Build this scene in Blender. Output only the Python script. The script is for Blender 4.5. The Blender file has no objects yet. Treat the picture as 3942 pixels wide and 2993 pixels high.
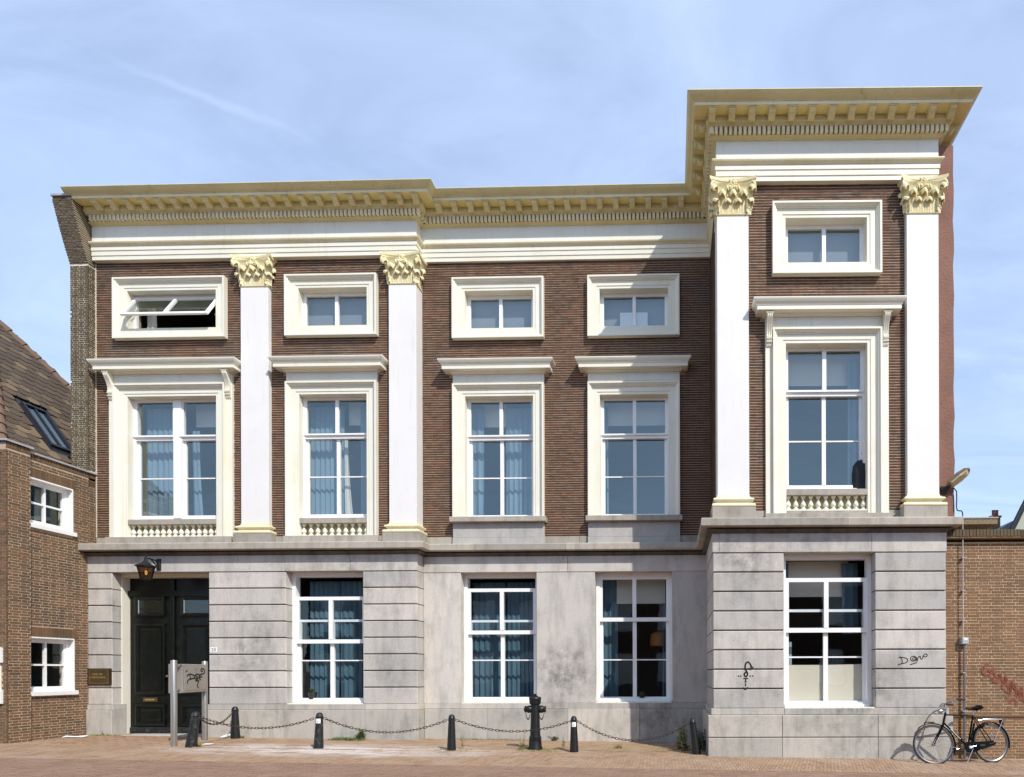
import bpy, bmesh, math, random
from mathutils import Matrix, Vector
random.seed(7)
R = math.radians
C = bpy.context.scene.collection

# ------------------------------------------------------------------ camera
PSI, RHO = 0.0225, 0.003
FPX, CX, CY, IW, IH = 2371.0, 2570.0, 2585.0, 3942.0, 2993.0
cam_d = bpy.data.cameras.new('camera')
cam = bpy.data.objects.new('camera', cam_d); C.objects.link(cam)
cam.matrix_world = (Matrix.Translation((0, -13.3, 1.5)) @ Matrix.Rotation(PSI, 4, 'Z')
                    @ Matrix.Rotation(R(90), 4, 'X') @ Matrix.Rotation(-RHO, 4, 'Z'))
cam_d.sensor_fit = 'HORIZONTAL'; cam_d.sensor_width = 36.0
cam_d.lens = FPX/IW*36.0
cam_d.shift_x = (IW/2-CX)/IW
cam_d.shift_y = (CY-IH/2)/IW
cam_d.clip_start = 0.1; cam_d.clip_end = 3000
bpy.context.scene.camera = cam

# ------------------------------------------------------------------ world, sun, exposure
SUN = Vector((0.85, -1.0, 1.28)).normalized()          # towards the sun
sun_el = math.asin(SUN.z)
world = bpy.data.worlds.new('World'); bpy.context.scene.world = world
world.use_nodes = True
wn, wl = world.node_tree.nodes, world.node_tree.links
wn.clear()
w_out = wn.new('ShaderNodeOutputWorld'); w_bg = wn.new('ShaderNodeBackground')
w_sky = wn.new('ShaderNodeTexSky'); w_sky.sky_type = 'NISHITA'; w_sky.sun_disc = False
w_sky.sun_elevation = sun_el; w_sky.sun_rotation = math.atan2(SUN.x, SUN.y)
w_sky.altitude = 0; w_sky.air_density = 1.0; w_sky.dust_density = 0.25; w_sky.ozone_density = 3.0
w_bg.inputs['Strength'].default_value = 0.15
# thin high cloud laid over the sky: stretched noise on the view direction projected on a flat layer
w_tc = wn.new('ShaderNodeTexCoord'); w_sep = wn.new('ShaderNodeSeparateXYZ')
wl.new(w_tc.outputs['Generated'], w_sep.inputs[0])
w_add = wn.new('ShaderNodeMath'); w_add.operation = 'ADD'; w_add.inputs[1].default_value = 0.18
w_max = wn.new('ShaderNodeMath'); w_max.operation = 'MAXIMUM'; w_max.inputs[1].default_value = 0.02
wl.new(w_sep.outputs['Z'], w_max.inputs[0]); wl.new(w_max.outputs[0], w_add.inputs[0])
def wdiv(o):
    n = wn.new('ShaderNodeMath'); n.operation = 'DIVIDE'
    wl.new(o, n.inputs[0]); wl.new(w_add.outputs[0], n.inputs[1]); return n.outputs[0]
w_cmb = wn.new('ShaderNodeCombineXYZ')
wl.new(wdiv(w_sep.outputs['X']), w_cmb.inputs[0]); wl.new(wdiv(w_sep.outputs['Y']), w_cmb.inputs[1])
w_map = wn.new('ShaderNodeMapping'); w_map.inputs['Rotation'].default_value = (0, 0, R(28))
w_map.inputs['Scale'].default_value = (0.75, 1.9, 1)
w_map.inputs['Location'].default_value = (3.1, 1.7, 0)
wl.new(w_cmb.outputs[0], w_map.inputs[0])
w_n = wn.new('ShaderNodeTexNoise'); w_n.inputs['Scale'].default_value = 2.3
w_n.inputs['Detail'].default_value = 9; w_n.inputs['Roughness'].default_value = 0.58; w_n.inputs['Distortion'].default_value = 0.9
wl.new(w_map.outputs[0], w_n.inputs['Vector'])
w_r = wn.new('ShaderNodeValToRGB')
w_r.color_ramp.elements[0].position = 0.36; w_r.color_ramp.elements[0].color = (0.40, 0.40, 0.40, 1)
w_r.color_ramp.elements[1].position = 0.74; w_r.color_ramp.elements[1].color = (0.62, 0.62, 0.62, 1)
wl.new(w_n.outputs['Fac'], w_r.inputs[0])
w_mix = wn.new('ShaderNodeMix'); w_mix.data_type = 'RGBA'
# one long thin wisp drifting across the upper left
w_m2 = wn.new('ShaderNodeMapping'); w_m2.vector_type = 'TEXTURE'
w_m2.inputs['Location'].default_value = (-0.625, 0.808, 0); w_m2.inputs['Rotation'].default_value = (0, 0, math.atan2(0.1195, 0.1598)); w_m2.inputs['Scale'].default_value = (0.14, 0.013, 1)
wl.new(w_cmb.outputs[0], w_m2.inputs[0])
w_n2 = wn.new('ShaderNodeTexNoise'); w_n2.inputs['Scale'].default_value = 5.5; w_n2.inputs['Detail'].default_value = 5
wl.new(w_cmb.outputs[0], w_n2.inputs['Vector'])
w_off = wn.new('ShaderNodeVectorMath'); w_off.operation = 'MULTIPLY_ADD'; w_off.inputs[1].default_value = (0.0, 6.0, 0); w_off.inputs[2].default_value = (0, -3.0, 0)
w_c2 = wn.new('ShaderNodeCombineXYZ'); wl.new(w_n2.outputs['Fac'], w_c2.inputs[1]); wl.new(w_c2.outputs[0], w_off.inputs[0])
w_ad = wn.new('ShaderNodeVectorMath'); w_ad.operation = 'ADD'; wl.new(w_m2.outputs[0], w_ad.inputs[0]); wl.new(w_off.outputs[0], w_ad.inputs[1])
w_ln = wn.new('ShaderNodeVectorMath'); w_ln.operation = 'LENGTH'; wl.new(w_ad.outputs[0], w_ln.inputs[0])
w_rr = wn.new('ShaderNodeValToRGB'); w_rr.color_ramp.elements[0].color = (0.10, 0.10, 0.10, 1); w_rr.color_ramp.elements[1].color = (0, 0, 0, 1); w_rr.color_ramp.elements[1].position = 1.0; w_rr.color_ramp.interpolation = 'EASE'
wl.new(w_ln.outputs['Value'], w_rr.inputs[0])
w_sum = wn.new('ShaderNodeMath'); w_sum.operation = 'ADD'; w_sum.use_clamp = True
wl.new(w_r.outputs[0], w_sum.inputs[0]); wl.new(w_rr.outputs[0], w_sum.inputs[1]); wl.new(w_sum.outputs[0], w_mix.inputs['Factor'])
wl.new(w_sky.outputs[0], w_mix.inputs[6]); w_mix.inputs[7].default_value = (5.5, 6.8, 9.4, 1)
wl.new(w_mix.outputs[2], w_bg.inputs['Color']); wl.new(w_bg.outputs[0], w_out.inputs['Surface'])

sun_d = bpy.data.lights.new('sun', 'SUN'); sun_d.energy = 4.1; sun_d.angle = R(0.53); sun_d.color = (1.0, 0.965, 0.91)
sun = bpy.data.objects.new('sun', sun_d); C.objects.link(sun)
sun.rotation_euler = SUN.to_track_quat('Z', 'Y').to_euler(); sun.location = (12, -20, 25)
sc = bpy.context.scene
sc.view_settings.view_transform = 'Standard'; sc.view_settings.look = 'None'
sc.view_settings.gamma = 1.0; sc.view_settings.use_curve_mapping = False
sc.view_settings.exposure = 0.14
sc.render.engine = 'CYCLES'
try:
    sc.cycles.use_denoising = True
    sc.cycles.max_bounces = 8; sc.cycles.diffuse_bounces = 4; sc.cycles.transparent_max_bounces = 12
    sc.cycles.sample_clamp_indirect = 6.0
    sc.cycles.caustics_reflective = False; sc.cycles.caustics_refractive = False
except Exception:
    pass

# ------------------------------------------------------------------ materials
def nodes(name):
    m = bpy.data.materials.new(name); m.use_nodes = True
    return m, m.node_tree.nodes, m.node_tree.links, m.node_tree.nodes['Principled BSDF']
def N(ns, t, **kw):
    n = ns.new(t)
    for k, v in kw.items():
        if k in n.inputs: n.inputs[k].default_value = v
        else: setattr(n, k, v)
    return n
def mixc(ns, ls, fac, a, b, blend='MIX'):
    n = ns.new('ShaderNodeMix'); n.data_type = 'RGBA'; n.blend_type = blend
    for sock, v in ((n.inputs['Factor'], fac), (n.inputs[6], a), (n.inputs[7], b)):
        if isinstance(v, (int, float)): sock.default_value = v
        elif isinstance(v, tuple): sock.default_value = v if len(v) == 4 else (*v, 1)
        else: ls.new(v, sock)
    return n.outputs[2]
def math_(ns, ls, op, a, b=None):
    n = ns.new('ShaderNodeMath'); n.operation = op
    for i, v in enumerate((a, b)):
        if v is None: continue
        if isinstance(v, (int, float)): n.inputs[i].default_value = v
        else: ls.new(v, n.inputs[i])
    return n.outputs[0]
def ramp(ns, ls, src, p0, p1, c0=(0, 0, 0), c1=(1, 1, 1)):
    n = ns.new('ShaderNodeValToRGB'); e = n.color_ramp.elements
    e[0].position = p0; e[1].position = p1; e[0].color = (*c0, 1); e[1].color = (*c1, 1)
    ls.new(src, n.inputs[0]); return n.outputs[0]
def noise(ns, ls, pos, scale, detail=4, rough=0.55, stretch=None):
    if stretch:
        mp = N(ns, 'ShaderNodeMapping'); mp.inputs['Scale'].default_value = stretch
        ls.new(pos, mp.inputs[0]); pos = mp.outputs[0]
    n = N(ns, 'ShaderNodeTexNoise', Scale=scale, Detail=detail, Roughness=rough)
    ls.new(pos, n.inputs['Vector']); return n.outputs['Fac']
def island_value(ns, ls, lo, hi):
    g = ns.new('ShaderNodeNewGeometry'); o = ns.new('ShaderNodeObjectInfo')
    s = math_(ns, ls, 'ADD', g.outputs['Random Per Island'], o.outputs['Random'])
    f = math_(ns, ls, 'FRACT', s)
    return f
def surf(name, col, col2=None, scale=6.0, detail=5, p=(0.35, 0.7), rough=0.6, bump=0.0, bscale=60.0, bdist=0.01,
         island=None, icol=None, metallic=0.0, stretch=None, coat=0.0, spec=0.5, fine=0.0, fscale=120.0):
    m, ns, ls, b = nodes(name)
    pos = ns.new('ShaderNodeNewGeometry').outputs['Position']
    c = (*col, 1)
    if island is not None:
        f = island_value(ns, ls, 0, 1)
        r = ns.new('ShaderNodeValToRGB'); e = r.color_ramp.elements
        e[0].color = (*col, 1); e[0].position = 0
        e[1].color = (*island[-1], 1); e[1].position = 1
        for i, cc in enumerate(island[:-1]):
            x = r.color_ramp.elements.new((i+1)/len(island)); x.color = (*cc, 1)
        ls.new(f, r.inputs[0]); c = r.outputs[0]
    if col2 is not None:
        c = mixc(ns, ls, ramp(ns, ls, noise(ns, ls, pos, scale, detail, 0.6, stretch), p[0], p[1]), c, col2)
    if fine:
        fn = ramp(ns, ls, noise(ns, ls, pos, fscale, 3), 0.3, 0.75, (1-fine,)*3, (1+fine*0.4,)*3)
        c = mixc(ns, ls, 1.0, c, fn, 'MULTIPLY')
    if isinstance(c, tuple): b.inputs['Base Color'].default_value = c
    else: ls.new(c, b.inputs['Base Color'])
    b.inputs['Roughness'].default_value = rough; b.inputs['Metallic'].default_value = metallic
    b.inputs['Specular IOR Level'].default_value = spec
    if coat: b.inputs['Coat Weight'].default_value = coat; b.inputs['Coat Roughness'].default_value = 0.15
    if bump:
        bn = ns.new('ShaderNodeBump'); bn.inputs['Strength'].default_value = bump; bn.inputs['Distance'].default_value = bdist
        ls.new(noise(ns, ls, pos, bscale, 4), bn.inputs['Height']); ls.new(bn.outputs[0], b.inputs['Normal'])
    return m

def stone_mat(name, base, warm, dark, spots=(), amount=0.55, lichen=0.0):
    """weathered bluestone: cloudy tone, rain streaks, dark sooty and shaded patches with a shape of their own"""
    m, ns, ls, b = nodes(name)
    pos = ns.new('ShaderNodeNewGeometry').outputs['Position']
    f = island_value(ns, ls, 0, 1)
    c = mixc(ns, ls, ramp(ns, ls, noise(ns, ls, pos, 1.3, 6, 0.6), 0.35, 0.65), base, warm)
    c = mixc(ns, ls, 1.0, c, ramp(ns, ls, f, 0, 1, (0.80, 0.805, 0.81), (1.09, 1.07, 1.05)), 'MULTIPLY')
    streak = ramp(ns, ls, noise(ns, ls, pos, 3.0, 5, 0.62, (2.2, 2.2, 0.42)), 0.47, 0.80)
    grime = ramp(ns, ls, noise(ns, ls, pos, 2.0, 7, 0.68), 0.50, 0.80)
    fac = math_(ns, ls, 'MULTIPLY', math_(ns, ls, 'ADD', streak, grime), amount)
    for (x, y, z, r, k) in spots:
        d = ns.new('ShaderNodeVectorMath'); d.operation = 'DISTANCE'; d.inputs[1].default_value = (x, y, z)
        mp = N(ns, 'ShaderNodeMapping'); ls.new(pos, mp.inputs[0]); ls.new(mp.outputs[0], d.inputs[0])
        s = ramp(ns, ls, math_(ns, ls, 'DIVIDE', d.outputs['Value'], r), 0.0, 1.0, (1, 1, 1), (0, 0, 0))
        s = math_(ns, ls, 'MULTIPLY', s, ramp(ns, ls, noise(ns, ls, pos, 5.0, 8, 0.72), 0.34, 0.66))
        fac = math_(ns, ls, 'ADD', fac, math_(ns, ls, 'MULTIPLY', s, k))
    fac = math_(ns, ls, 'MINIMUM', fac, 0.88)
    c = mixc(ns, ls, fac, c, dark)
    pit = ramp(ns, ls, noise(ns, ls, pos, 70, 3, 0.6), 0.28, 0.62, (0.80, 0.80, 0.80), (1.05, 1.05, 1.05))
    c = mixc(ns, ls, 1.0, c, pit, 'MULTIPLY')
    ls.new(c, b.inputs['Base Color']); b.inputs['Roughness'].default_value = 0.82; b.inputs['Specular IOR Level'].default_value = 0.3
    bn = ns.new('ShaderNodeBump'); bn.inputs['Strength'].default_value = 0.35; bn.inputs['Distance'].default_value = 0.01
    ls.new(noise(ns, ls, pos, 45, 6, 0.65), bn.inputs['Height']); ls.new(bn.outputs[0], b.inputs['Normal'])
    return m

def glass_mat(name, add, tint=(0.92, 0.96, 0.97), wav=0.13):
    """window glass: mirror reflection by Fresnel over a clear pane, a little wavy"""
    m, ns, ls, b = nodes(name); ns.remove(b)
    out = ns['Material Output']
    tr = ns.new('ShaderNodeBsdfTransparent'); tr.inputs[0].default_value = (*tint, 1)
    gl = ns.new('ShaderNodeBsdfGlossy'); gl.inputs['Roughness'].default_value = 0.012; gl.inputs[0].default_value = (0.84, 0.98, 0.96, 1)
    lw = ns.new('ShaderNodeLayerWeight'); lw.inputs['Blend'].default_value = 0.5           # Schlick, the same from both sides
    fac = math_(ns, ls, 'ADD', math_(ns, ls, 'MULTIPLY', math_(ns, ls, 'POWER', lw.outputs['Facing'], 5.0), 0.9), 0.075+add)
    fac = math_(ns, ls, 'MINIMUM', fac, 1.0)
    pos = ns.new('ShaderNodeNewGeometry').outputs['Position']
    bn = ns.new('ShaderNodeBump'); bn.inputs['Strength'].default_value = wav; bn.inputs['Distance'].default_value = 0.02
    ls.new(noise(ns, ls, pos, 1.6, 2, 0.5, (1.0, 1.0, 2.4)), bn.inputs['Height']); ls.new(bn.outputs[0], gl.inputs['Normal'])
    mx = ns.new('ShaderNodeMixShader'); ls.new(fac, mx.inputs[0]); ls.new(tr.outputs[0], mx.inputs[1]); ls.new(gl.outputs[0], mx.inputs[2])
    ls.new(mx.outputs[0], out.inputs['Surface'])
    return m

def emit_mat(name, col, s):
    m, ns, ls, b = nodes(name)
    b.inputs['Base Color'].default_value = (*col, 1); b.inputs['Emission Color'].default_value = (*col, 1)
    b.inputs['Emission Strength'].default_value = s
    return m

M = {}
def paint_mat(name, base, warm, dirt, k=1.0):
    """old oil paint: broad tone shifts, fine rain streaks and specks of dirt"""
    m, ns, ls, b = nodes(name)
    pos = ns.new('ShaderNodeNewGeometry').outputs['Position']
    c = mixc(ns, ls, ramp(ns, ls, noise(ns, ls, pos, 1.7, 6, 0.6), 0.38, 0.72), base, warm)
    st = ramp(ns, ls, noise(ns, ls, pos, 9.0, 5, 0.6, (1.6, 1.6, 0.10)), 0.52, 0.80)
    st = math_(ns, ls, 'MULTIPLY', st, ramp(ns, ls, noise(ns, ls, pos, 2.3, 4), 0.40, 0.65))
    sp = ramp(ns, ls, noise(ns, ls, pos, 26.0, 6, 0.7), 0.62, 0.80)
    f = math_(ns, ls, 'MULTIPLY', math_(ns, ls, 'ADD', math_(ns, ls, 'MULTIPLY', st, 0.55), math_(ns, ls, 'MULTIPLY', sp, 0.5)), k)
    c = mixc(ns, ls, math_(ns, ls, 'MINIMUM', f, 0.8), c, dirt)
    ls.new(c, b.inputs['Base Color']); b.inputs['Roughness'].default_value = 0.5; b.inputs['Specular IOR Level'].default_value = 0.35
    bn = ns.new('ShaderNodeBump'); bn.inputs['Strength'].default_value = 0.18; bn.inputs['Distance'].default_value = 0.004
    ls.new(noise(ns, ls, pos, 38, 5, 0.6), bn.inputs['Height']); ls.new(bn.outputs[0], b.inputs['Normal'])
    return m
M['shaft'] = paint_mat('pilaster_white_paint', (0.80, 0.775, 0.745), (0.77, 0.735, 0.68), (0.44, 0.40, 0.32), 0.5)
M['white'] = paint_mat('white_paint', (0.81, 0.78, 0.66), (0.78, 0.735, 0.575), (0.44, 0.39, 0.29), 0.6)
M['trim'] = surf('window_white_paint', (0.86, 0.855, 0.84), (0.80, 0.78, 0.73), 5, 5, (0.5, 0.85), 0.35)
M['cream'] = paint_mat('cream_paint', (0.70, 0.625, 0.35), (0.61, 0.53, 0.27), (0.22, 0.18, 0.09), 1.0)
M['ochre'] = surf('ochre_paint', (0.74, 0.63, 0.28), (0.66, 0.55, 0.22), 3, 5, (0.45, 0.8), 0.5)
M['capital'] = paint_mat('capital_cream_paint', (0.80, 0.715, 0.44), (0.72, 0.60, 0.30), (0.34, 0.26, 0.11), 1.0)
M['pale_cream'] = paint_mat('pale_cream_paint', (0.80, 0.735, 0.52), (0.72, 0.62, 0.37), (0.36, 0.29, 0.15), 0.9)
M['frieze'] = paint_mat('grey_white_paint', (0.77, 0.765, 0.69), (0.72, 0.70, 0.60), (0.42, 0.40, 0.34), 0.8)
STAINS_SHADE = [(-2.55, -0.06, 1.45, 0.95, 1.0), (-0.45, -0.1, 0.45, 0.75, 0.9), (2.9, -2.15, 1.15, 0.9, 0.55), (3.5, -2.15, 1.3, 0.8, 0.7),
          (1.0, -2.12, 3.5, 0.8, 0.5), (0.9, -2.2, 0.5, 1.1, 0.35), (-9.3, -0.4, 1.6, 0.8, 0.5), (-9.1, -0.4, 2.1, 0.6, 0.45), (-6.1, -0.4, 1.5, 0.6, 0.4),
          (-7.0, -0.4, 4.0, 2.0, 0.45), (2.2, -2.2, 3.95, 2.2, 0.45), (3.3, -2.2, 0.2, 1.3, 0.4), (-5.0, -0.1, 0.4, 0.5, 0.3)]  # the two wide spots on the band are grime plus painted slab shade
M['stone'] = stone_mat('grey_stone', (0.55, 0.525, 0.485), (0.61, 0.565, 0.505), (0.165, 0.16, 0.145), STAINS_SHADE, 0.42)
M['joint'] = surf('dark_stone_joint', (0.07, 0.062, 0.052), rough=0.95)
M['soot_shade'] = stone_mat('sooty_shaded_stone', (0.12, 0.11, 0.095), (0.16, 0.145, 0.12), (0.03, 0.028, 0.025), (), 0.8)  # sooty stone, darkened further to paint the shadow line under the slab
M['ledge'] = stone_mat('ledge_stone', (0.42, 0.385, 0.33), (0.45, 0.40, 0.33), (0.17, 0.15, 0.11), (), 0.55)
M['plinth'] = stone_mat('plinth_stone', (0.51, 0.485, 0.435), (0.57, 0.525, 0.455), (0.165, 0.16, 0.14), STAINS_SHADE, 0.52)
BR = (0.115, 0.052, 0.021)
M['brick'] = surf('brown_brick', BR, (0.050, 0.046, 0.036), 0.9, 7, (0.52, 0.76), 0.85, 0.5, 90, 0.006,
                  island=[(0.118, 0.047, 0.018), (0.056, 0.026, 0.013), (0.150, 0.058, 0.021), (0.074, 0.034, 0.015), (0.095, 0.047, 0.019)], fine=0.35, fscale=140)
M['mortar'] = surf('pale_mortar', (0.46, 0.325, 0.225), (0.29, 0.19, 0.13), 8, 5, (0.45, 0.8), 0.9, 0.3, 120, 0.004)
M['brick_left'] = surf('orange_brown_brick', (0.175, 0.100, 0.046), (0.095, 0.064, 0.037), 1.6, 6, (0.5, 0.8), 0.85, 0.5, 90, 0.006,
                  island=[(0.205, 0.112, 0.052), (0.135, 0.086, 0.044), (0.24, 0.122, 0.056), (0.155, 0.098, 0.048), (0.115, 0.07, 0.036)], fine=0.3, fscale=140)
M['mortar_left'] = surf('sand_mortar', (0.50, 0.375, 0.27), (0.36, 0.27, 0.19), 6, 5, (0.4, 0.75), 0.9)
M['brick_pier'] = surf('dark_brown_brick', (0.115, 0.082, 0.04), (0.07, 0.05, 0.03), 2, 6, (0.5, 0.8), 0.85, 0.5, 90, 0.006,
                  island=[(0.14, 0.098, 0.045), (0.085, 0.06, 0.034), (0.15, 0.105, 0.05)], fine=0.3)
M['mortar_pier'] = surf('light_mortar', (0.68, 0.61, 0.48), (0.54, 0.46, 0.34), 6, 5, (0.4, 0.75), 0.9)
M['brick_right'] = surf('ochre_brick', (0.225, 0.118, 0.054), (0.12, 0.075, 0.042), 1.1, 6, (0.5, 0.8), 0.85, 0.5, 80, 0.008,
                  island=[(0.25, 0.125, 0.058), (0.20, 0.110, 0.053), (0.28, 0.14, 0.065), (0.22, 0.125, 0.062)], fine=0.3, fscale=110)
M['mortar_right'] = surf('ochre_mortar', (0.56, 0.42, 0.26), (0.42, 0.31, 0.19), 5, 5, (0.4, 0.75), 0.9)
M['plaster'] = surf('terracotta_plaster', (0.245, 0.118, 0.078), (0.19, 0.088, 0.058), 3, 6, (0.4, 0.75), 0.85, 0.6, 30, 0.02)
M['glass'] = glass_mat('window_glass', 0.10)
M['glass_low'] = glass_mat('ground_floor_glass', 0.0, wav=0.06)
M['interior'] = surf('room_wall', (0.22, 0.20, 0.18), rough=0.9)
M['room_floor'] = surf('room_floor', (0.10, 0.07, 0.05), rough=0.8)
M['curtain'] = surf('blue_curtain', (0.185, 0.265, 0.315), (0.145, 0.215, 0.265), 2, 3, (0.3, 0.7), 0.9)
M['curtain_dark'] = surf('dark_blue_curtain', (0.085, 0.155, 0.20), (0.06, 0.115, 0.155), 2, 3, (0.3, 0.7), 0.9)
M['curtain_green'] = surf('green_curtain', (0.22, 0.30, 0.16), rough=0.9)
M['blind'] = surf('cream_blind', (0.62, 0.58, 0.50), rough=0.9)
M['greyblind'] = surf('grey_blind', (0.21, 0.22, 0.235), rough=0.9)
M['paper'] = surf('beige_paper', (0.72, 0.63, 0.49), (0.66, 0.57, 0.44), 1.5, 4, (0.4, 0.7), 0.9)
M['door'] = surf('black_green_paint', (0.0035, 0.005, 0.0035), (0.012, 0.016, 0.012), 7, 6, (0.5, 0.8), 0.34, 0.15, 25, 0.004, spec=0.3)
M['iron'] = surf('black_iron_paint', (0.006, 0.007, 0.008), (0.020, 0.022, 0.022), 18, 6, (0.58, 0.82), 0.46, 0.2, 60, 0.004)
M['worn_iron'] = surf('worn_black_iron_paint', (0.007, 0.009, 0.009), (0.075, 0.085, 0.08), 14, 7, (0.53, 0.74), 0.55, 0.3, 60, 0.004)
M['chain'] = surf('rusty_iron', (0.045, 0.028, 0.022), (0.09, 0.05, 0.03), 30, 4, (0.4, 0.7), 0.6, metallic=0.3)
M['steel'] = surf('brushed_steel', (0.42, 0.39, 0.35), (0.34, 0.31, 0.28), 3, 4, (0.4, 0.7), 0.36, metallic=0.75, stretch=(30, 30, 0.6))
M['steelbox'] = surf('stainless_sheet', (0.40, 0.355, 0.30), (0.36, 0.32, 0.27), 2, 4, (0.4, 0.7), 0.42, metallic=0.45)
M['chrome'] = surf('chromed_steel', (0.42, 0.42, 0.43), rough=0.3, metallic=1.0)
M['bike_black'] = surf('bicycle_black_paint', (0.003, 0.003, 0.0035), rough=0.4, spec=0.12)
M['rubber'] = surf('tyre_rubber', (0.025, 0.024, 0.023), rough=0.75)
M['tread'] = surf('tyre_sidewall', (0.16, 0.15, 0.13), rough=0.7)
M['brass'] = surf('dull_bronze', (0.105, 0.068, 0.022), (0.075, 0.046, 0.016), 6, 5, (0.4, 0.7), 0.45, metallic=0.35)
M['brass_light'] = surf('pale_bronze', (0.30, 0.24, 0.11), rough=0.5, metallic=0.3)
M['brass_dark'] = surf('dark_bronze', (0.045, 0.026, 0.012), rough=0.5, metallic=0.3)
def faded(name, col, lo=0.33, hi=0.58):
    m, ns, ls, b = nodes(name); out = ns['Material Output']
    pos = ns.new('ShaderNodeNewGeometry').outputs['Position']
    tr = ns.new('ShaderNodeBsdfTransparent'); mx = ns.new('ShaderNodeMixShader')
    b.inputs['Base Color'].default_value = (*col, 1); b.inputs['Roughness'].default_value = 0.9
    ls.new(ramp(ns, ls, noise(ns, ls, pos, 22, 6, 0.7), lo, hi), mx.inputs[0]); ls.new(tr.outputs[0], mx.inputs[1]); ls.new(b.outputs[0], mx.inputs[2]); ls.new(mx.outputs[0], out.inputs['Surface'])
    return m
M['redink'] = faded('faded_red_spray', (0.27, 0.075, 0.045))
M['ink'] = faded('black_marker_ink', (0.020, 0.019, 0.019), 0.20, 0.42)
M['plate'] = surf('enamel_white', (0.82, 0.82, 0.80), rough=0.3)
M['tile'] = surf('clay_shingle', (0.105, 0.078, 0.052), (0.075, 0.062, 0.045), 2.2, 6, (0.5, 0.8), 0.8, 0.4, 60, 0.006,
                 island=[(0.080, 0.054, 0.034), (0.105, 0.070, 0.042), (0.075, 0.054, 0.036), (0.115, 0.08, 0.05), (0.20, 0.142, 0.08)], fine=0.25)
M['ridge'] = surf('ridge_clay', (0.17, 0.10, 0.06), (0.11, 0.075, 0.06), 3, 5, (0.4, 0.75), 0.8)
M['lead'] = surf('grey_lead', (0.40, 0.40, 0.42), (0.32, 0.32, 0.33), 3, 5, (0.4, 0.7), 0.6)
M['dark_frame'] = surf('anthracite_frame', (0.018, 0.020, 0.024), rough=0.35)
M['paver'] = surf('red_brown_paver', (0.35, 0.22, 0.13), (0.44, 0.33, 0.23), 1.4, 7, (0.45, 0.75), 0.85, 0.5, 70, 0.006,
                  island=[(0.40, 0.250, 0.145), (0.31, 0.195, 0.12), (0.44, 0.275, 0.16), (0.36, 0.235, 0.15)], fine=0.25, fscale=100)
M['street_paver'] = surf('street_brick', (0.26, 0.155, 0.098), (0.34, 0.22, 0.15), 1.6, 7, (0.45, 0.75), 0.85, 0.5, 70, 0.006,
                  island=[(0.31, 0.185, 0.118), (0.245, 0.148, 0.098), (0.335, 0.205, 0.13), (0.275, 0.17, 0.112)], fine=0.25, fscale=100)
M['sand'] = surf('joint_sand', (0.36, 0.25, 0.165), (0.25, 0.175, 0.115), 7, 6, (0.4, 0.7), 0.95, 0.3, 150, 0.004)
M['asphalt'] = surf('street_brick_far', (0.17, 0.10, 0.075), (0.13, 0.08, 0.06), 3, 6, (0.4, 0.7), 0.9)
M['leaf'] = surf('weed_leaf', (0.10, 0.15, 0.035), (0.17, 0.17, 0.045), 12, 4, (0.4, 0.7), 0.6)
M['leaf_dry'] = surf('dry_weed', (0.26, 0.24, 0.07), (0.18, 0.20, 0.05), 12, 4, (0.4, 0.7), 0.7)
M['leaf_dark'] = surf('dark_weed_leaf', (0.045, 0.085, 0.022), (0.075, 0.12, 0.03), 12, 4, (0.4, 0.7), 0.6)
M['litter'] = surf('white_litter', (0.78, 0.78, 0.74), rough=0.7)
M['concrete'] = surf('pebbled_concrete', (0.27, 0.205, 0.115), (0.17, 0.13, 0.075), 22, 5, (0.4, 0.65), 0.9, 0.5, 40, 0.02)
M['slate'] = surf('grey_slate', (0.23, 0.26, 0.26), (0.18, 0.21, 0.21), 4, 5, (0.4, 0.7), 0.6)
M['gable'] = surf('pale_green_render', (0.42, 0.43, 0.34), rough=0.85)
M['warmbrick'] = surf('chimney_brick', (0.26, 0.15, 0.07), (0.18, 0.10, 0.05), 6, 5, (0.4, 0.7), 0.85)
M['pot'] = surf('chimney_clay', (0.22, 0.06, 0.05), rough=0.7)
M['pvc'] = surf('grey_conduit', (0.42, 0.43, 0.44), rough=0.5)
M['pvc_dark'] = surf('grey_metal_pipe', (0.13, 0.135, 0.145), rough=0.5)
M['lampglass'] = surf('lantern_amber_glass', (0.16, 0.09, 0.035), rough=0.15)
M['lampcase'] = surf('bronze_lamp_case', (0.17, 0.115, 0.07), rough=0.5)
M['lamplens'] = surf('ribbed_lamp_lens', (0.42, 0.34, 0.19), rough=0.3)
def lampglass():
    m, ns, ls, b = nodes('amber_lantern_glass'); ns.remove(b); out = ns['Material Output']
    tr = ns.new('ShaderNodeBsdfTransparent'); tr.inputs[0].default_value = (0.36, 0.24, 0.14, 1)
    gl = ns.new('ShaderNodeBsdfGlossy'); gl.inputs['Roughness'].default_value = 0.05
    mx = ns.new('ShaderNodeMixShader'); mx.inputs[0].default_value = 0.06
    ls.new(tr.outputs[0], mx.inputs[1]); ls.new(gl.outputs[0], mx.inputs[2]); ls.new(mx.outputs[0], out.inputs['Surface']); return m
M['lamp_pane'] = lampglass()
M['bulb'] = emit_mat('lit_bulb', (1.0, 0.72, 0.22), 1.6)
M['pendant'] = emit_mat('lit_orange_shade', (0.20, 0.085, 0.02), 0.10)
M['darkcoat'] = surf('dark_navy_cloth', (0.012, 0.014, 0.02), rough=0.8)
M['soil'] = surf('plant_pot', (0.02, 0.02, 0.02), rough=0.6)
M['house_across'] = surf('across_brick', (0.11, 0.065, 0.045), (0.08, 0.05, 0.035), 3, 5, (0.4, 0.7), 0.9)
M['roof_across'] = surf('across_roof', (0.03, 0.03, 0.034), rough=0.8)
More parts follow.
